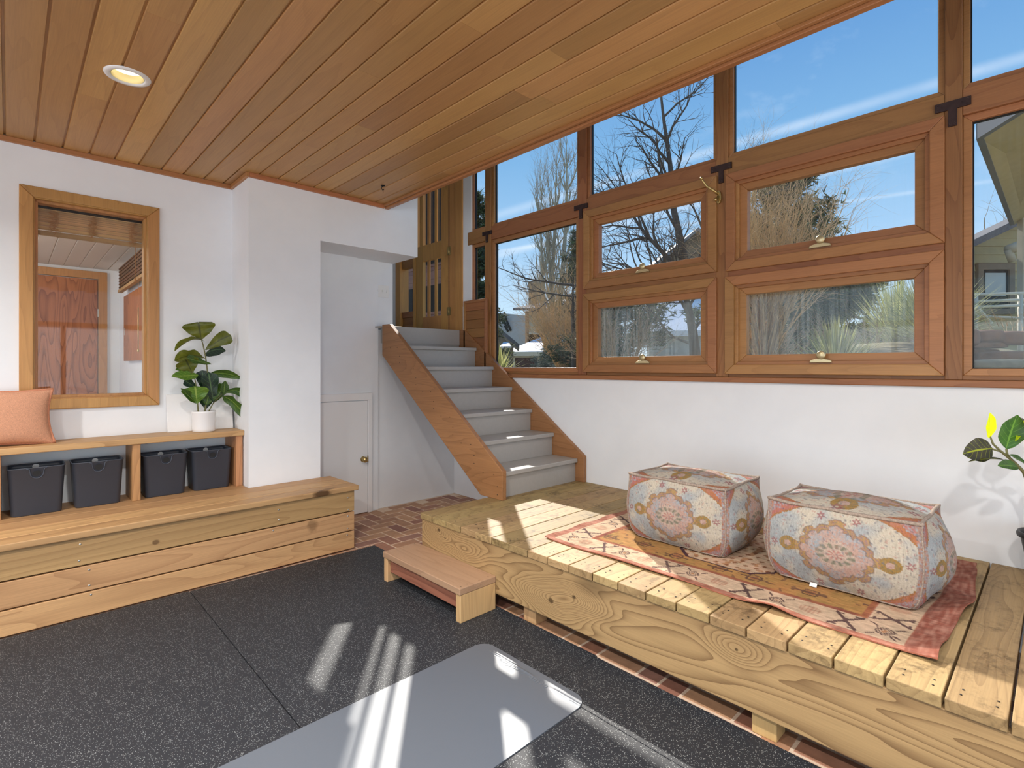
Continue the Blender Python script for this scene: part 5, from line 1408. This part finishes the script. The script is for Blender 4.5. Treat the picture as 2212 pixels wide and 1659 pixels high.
conifer('juniper_bush', 'wide grey green juniper bush behind the streaked lower middle awning window', P(1350, 812, 10), 1.75, .85, 'needle', 57, 2600, .12, sh=.35)
def yucca(lab, base, n, ln, seed, wd=.012, tilt=1.0):
    base = Vector((base[0], base[1], gz(base[0], base[1]))); rs = random.Random(seed); o = thing('yucca', base, lab, 'plant', 'yuccas in the garden'); m = MB(); B_ = Vector(base)
    dead = MB()
    for i in range(n):
        a = rs.uniform(0, 2 * math.pi); e = math.radians(88 - 84 * rs.random() ** 1.25 * tilt)
        d = Vector((math.cos(a) * math.cos(e), math.sin(a) * math.cos(e), math.sin(e))); L_ = ln * rs.uniform(.75, 1.08)
        s = d.cross(Vector((0, 0, 1))).normalized() * wd * rs.uniform(.5, .9); b = B_ + Vector((0, 0, ln * .10 * rs.random())) + d * .02; sag = Vector((0, 0, -L_ * .10 * math.cos(e)))
        m.add([b - s * .7, b + s * .7, b + d * L_ * .5 + s + sag * .25, b + d * L_ * .5 - s + sag * .25, b + d * L_ + sag], [(0, 1, 2, 3), (3, 2, 4)])
    for i in range(n // 5):
        a = rs.uniform(0, 2 * math.pi); d = Vector((math.cos(a), math.sin(a), rs.uniform(-.25, .1))); L_ = ln * rs.uniform(.3, .6); s = d.cross(Vector((0, 0, 1))).normalized() * wd
        b = B_ + Vector((0, 0, ln * .10)); tp = b + d * L_; tp.z = max(tp.z, gz(tp.x, tp.y) + .015); dead.add([b - s, b + s, tp], [(0, 1, 2)])
    m.build('blades', M['yucca'], o); dead.build('dead_blades', M['dry'], o)
    return o
yucca('small spiky yucca at the lower left of the tall fixed pane', P(1080, 805, 6.5), 120, .40, 61, .010)
yucca('spiky yucca in the middle of the largest lower awning window', P(1805, 785, 5.0), 600, .58, 62, .009)
yucca('largest yucca, half hidden by the rightmost wide post', P(2010, 740, 6.2), 800, .92, 63, .011)
yucca('tall yucca at the right side of the largest lower awning window', P(1938, 745, 7.6), 550, 1.05, 64, .010, .72)
# low ground cover in front of the yuccas
gc = MB(); rs = random.Random(8)
for i in range(9000):
    x = rs.uniform(3.9, 6.6); y = rs.uniform(-.6, 4.2); z = gz(x, y) + .015 * rs.random() + (.05 * rs.random() if y < 2.4 else .02)
    v = Vector((rs.gauss(0, 1), rs.gauss(0, 1), rs.uniform(.2, 1.2))).normalized() * rs.uniform(.02, .05); s = v.orthogonal().normalized() * .012; c = Vector((x, y, z))
    gc.add([c - s, c + v * .5 + s, c + v, c + v * .5 - s], [(0, 1, 2, 3)])
o = gc.build('ground_cover', M['ground_leaf'], kind='stuff'); tag(o, 'low pale green ground cover growing below the yuccas', 'ground cover')
# red-brown boarded wing of the building outside the entry door
fn = thing('entry_wing', (4.9, 7.6, 1.2), 'dark red boarded wall with black windows seen through the entry door glass', 'wall')
M['dkboard'] = wood('dark_red_brown_boards', (.40, .24, .18), (.22, .12, .09), 'y', .6, K=10, lines=.4, tone=.3)
z = 1.2
while z < 4.35:
    bx(4.88, 4.92, 6.55, 8.6, z, z + .128).build('wall_board', M['dkboard'], fn); z += .132
for (z0, z1) in ((2.22, 2.72), (2.98, 4.25)):
    for (y0, y1) in ((6.62, 7.35), (7.42, 8.5)):
        w_ = bx(4.862, 4.879, y0, y1, z0, z1).build('window_frame', M['dkboard'], fn, bevel=.003)
        bx(4.855, 4.861, y0 + .04, y1 - .04, z0 + .04, z1 - .04).build('pane', M['dkwin'], w_)
# ================================================================== LIGHT, SKY, CAMERA
sun = bpy.data.lights.new('sun', 'SUN'); so = bpy.data.objects.new('sun', sun); COL.objects.link(so)
KX, KY = .757, .958
so.rotation_euler = Vector((KX, KY, 1)).to_track_quat('Z', 'Y').to_euler()
sun.energy = 5.3; sun.angle = math.radians(.55); sun.color = (1, .95, .87)
def area(name, loc, size, sy, aim, power, color=(1, 1, 1)):
    l = bpy.data.lights.new(name, 'AREA'); l.shape = 'RECTANGLE'; l.size = size; l.size_y = sy; l.energy = power; l.color = color
    o = bpy.data.objects.new(name, l); o.location = loc; o.rotation_euler = (-Vector(aim)).to_track_quat('Z', 'Y').to_euler(); COL.objects.link(o); return o
# invented fill lamps out of view, just under the same plank ceiling
for i, (x, y) in enumerate(((-1.2, 3.185), (.425, 1.4), (-1.2, 1.4), (.425, -.4), (-1.2, -.4), (1.78, .2), (1.78, -1.2))):
    l = bpy.data.lights.new('downlight_%d' % i, 'AREA'); l.shape = 'DISK'; l.size = .11; l.energy = 34 if x < 1 else 4; l.color = (1, .97, .93); l.spread = math.radians(150)
    o = bpy.data.objects.new('downlight_lamp_%d' % i, l); o.location = (x, y, ZC - .012); COL.objects.link(o)
# added fill lights just outside the two invented window frames, out of view
area('rear_window_daylight', (-.6, -3.50, 1.15), 5.2, 1.9, (0, 1, .0), 52, (.93, .97, 1))
area('side_window_daylight', (-4.20, 1.0, 1.15), 4.0, 1.9, (1, .1, 0), 49, (.93, .97, 1))
l = bpy.data.lights.new('back_room_lamp', 'POINT'); l.energy = 26; l.color = (1, .88, .72); l.shadow_soft_size = .1
o = bpy.data.objects.new('back_room_lamp', l); o.location = (-.7, 6.2, 2.45); COL.objects.link(o)

wd = bpy.data.worlds.new('sky'); SC.world = wd; wd.use_nodes = True
nt = wd.node_tree; bg = nt.nodes['Background']
tc = nt.nodes.new('ShaderNodeTexCoord'); sp = nt.nodes.new('ShaderNodeSeparateXYZ'); nt.links.new(tc.outputs['Generated'], sp.inputs[0])
rp_ = nt.nodes.new('ShaderNodeValToRGB'); nt.links.new(sp.outputs[2], rp_.inputs[0])
e = rp_.color_ramp.elements
for k, (p, c) in enumerate([(.0, (.62, .74, .82)), (.10, (.46, .64, .80)), (.22, (.29, .49, .72)), (.36, (.175, .375, .63)), (.52, (.10, .26, .54)), (.75, (.07, .20, .45)), (1, (.05, .16, .40))]):
    if k >= 2: e.new(p)
    e[k].position = p; e[k].color = (*c, 1)
# thin stretched cirrus and contrails
mp = nt.nodes.new('ShaderNodeMapping'); mp.inputs['Rotation'].default_value = (0, math.radians(12), math.radians(38)); mp.inputs['Scale'].default_value = (1.2, 7, 11)
nt.links.new(tc.outputs['Generated'], mp.inputs[0])
nz = nt.nodes.new('ShaderNodeTexNoise'); nz.inputs['Scale'].default_value = 1.6; nz.inputs['Detail'].default_value = 6; nz.inputs['Roughness'].default_value = .62
nt.links.new(mp.outputs[0], nz.inputs['Vector'])
cr = nt.nodes.new('ShaderNodeValToRGB'); cr.color_ramp.elements[0].position = .56; cr.color_ramp.elements[1].position = .80; cr.color_ramp.elements[0].color = (0, 0, 0, 1); cr.color_ramp.elements[1].color = (.16, .16, .16, 1)
nt.links.new(nz.outputs[0], cr.inputs[0])
def streak(nrm, off, width, amt):
    d = nt.nodes.new('ShaderNodeVectorMath'); d.operation = 'DOT_PRODUCT'; d.inputs[1].default_value = Vector(nrm).normalized(); nt.links.new(tc.outputs['Generated'], d.inputs[0])
    a = nt.nodes.new('ShaderNodeMath'); a.operation = 'SUBTRACT'; a.inputs[1].default_value = off; nt.links.new(d.outputs['Value'], a.inputs[0])
    b = nt.nodes.new('ShaderNodeMath'); b.operation = 'ABSOLUTE'; nt.links.new(a.outputs[0], b.inputs[0])
    c = nt.nodes.new('ShaderNodeMapRange'); c.inputs[1].default_value = 0; c.inputs[2].default_value = width; c.inputs[3].default_value = amt; c.inputs[4].default_value = 0; c.interpolation_type = 'SMOOTHSTEP'; nt.links.new(b.outputs[0], c.inputs[0])
    n2 = nt.nodes.new('ShaderNodeTexNoise'); n2.inputs['Scale'].default_value = 9; n2.inputs['Detail'].default_value = 4; nt.links.new(tc.outputs['Generated'], n2.inputs['Vector'])
    f = nt.nodes.new('ShaderNodeMath'); f.operation = 'MULTIPLY'; nt.links.new(c.outputs[0], f.inputs[0]); nt.links.new(n2.outputs[0], f.inputs[1]); return f.outputs[0]
def plane_through(p, q):
    a = (at(*p, 10) - Vector((0, 0, H))).normalized(); b = (at(*q, 10) - Vector((0, 0, H))).normalized(); return a.cross(b)
s1 = streak(plane_through((1590, 310), (1890, 220)), 0, .012, .42)
s2 = streak(plane_through((1840, 434), (1995, 412)), 0, .005, .35)
s3 = streak(plane_through((1075, 552), (1240, 510)), 0, .010, .5)
ad = nt.nodes.new('ShaderNodeMath'); ad.operation = 'ADD'; nt.links.new(s1, ad.inputs[0]); nt.links.new(s2, ad.inputs[1])
ad2 = nt.nodes.new('ShaderNodeMath'); ad2.operation = 'ADD'; nt.links.new(ad.outputs[0], ad2.inputs[0]); nt.links.new(s3, ad2.inputs[1])
ad3 = nt.nodes.new('ShaderNodeMath'); ad3.operation = 'ADD'; ad3.use_clamp = True; nt.links.new(ad2.outputs[0], ad3.inputs[0]); nt.links.new(cr.outputs[0], ad3.inputs[1])
mx = nt.nodes.new('ShaderNodeMix'); mx.data_type = 'RGBA'; nt.links.new(ad3.outputs[0], mx.inputs[0]); nt.links.new(rp_.outputs[0], mx.inputs[6]); mx.inputs[7].default_value = (.85, .90, .95, 1)
nt.links.new(mx.outputs[2], bg.inputs[0]); bg.inputs[1].default_value = 1.0

cam = bpy.data.cameras.new('camera'); co = bpy.data.objects.new('camera', cam); COL.objects.link(co)
co.location = (0, 0, H); co.rotation_euler = (math.radians(90), 0, AZ - math.radians(90))
cam.sensor_width = 36; cam.sensor_fit = 'HORIZONTAL'; cam.lens = F / 2212 * 36; cam.shift_y = (793 - 829.5) / 2212; cam.clip_start = .05; cam.clip_end = 400
SC.camera = co
SC.view_settings.view_transform = 'Standard'; SC.view_settings.look = 'None'; SC.view_settings.gamma = 1; SC.view_settings.use_curve_mapping = False
SC.view_settings.exposure = .44
cy = SC.cycles
cy.use_denoising = True; cy.max_bounces = 10; cy.diffuse_bounces = 6; cy.glossy_bounces = 4; cy.transparent_max_bounces = 24; cy.transmission_bounces = 6
cy.sample_clamp_indirect = 8; cy.caustics_reflective = False; cy.caustics_refractive = False
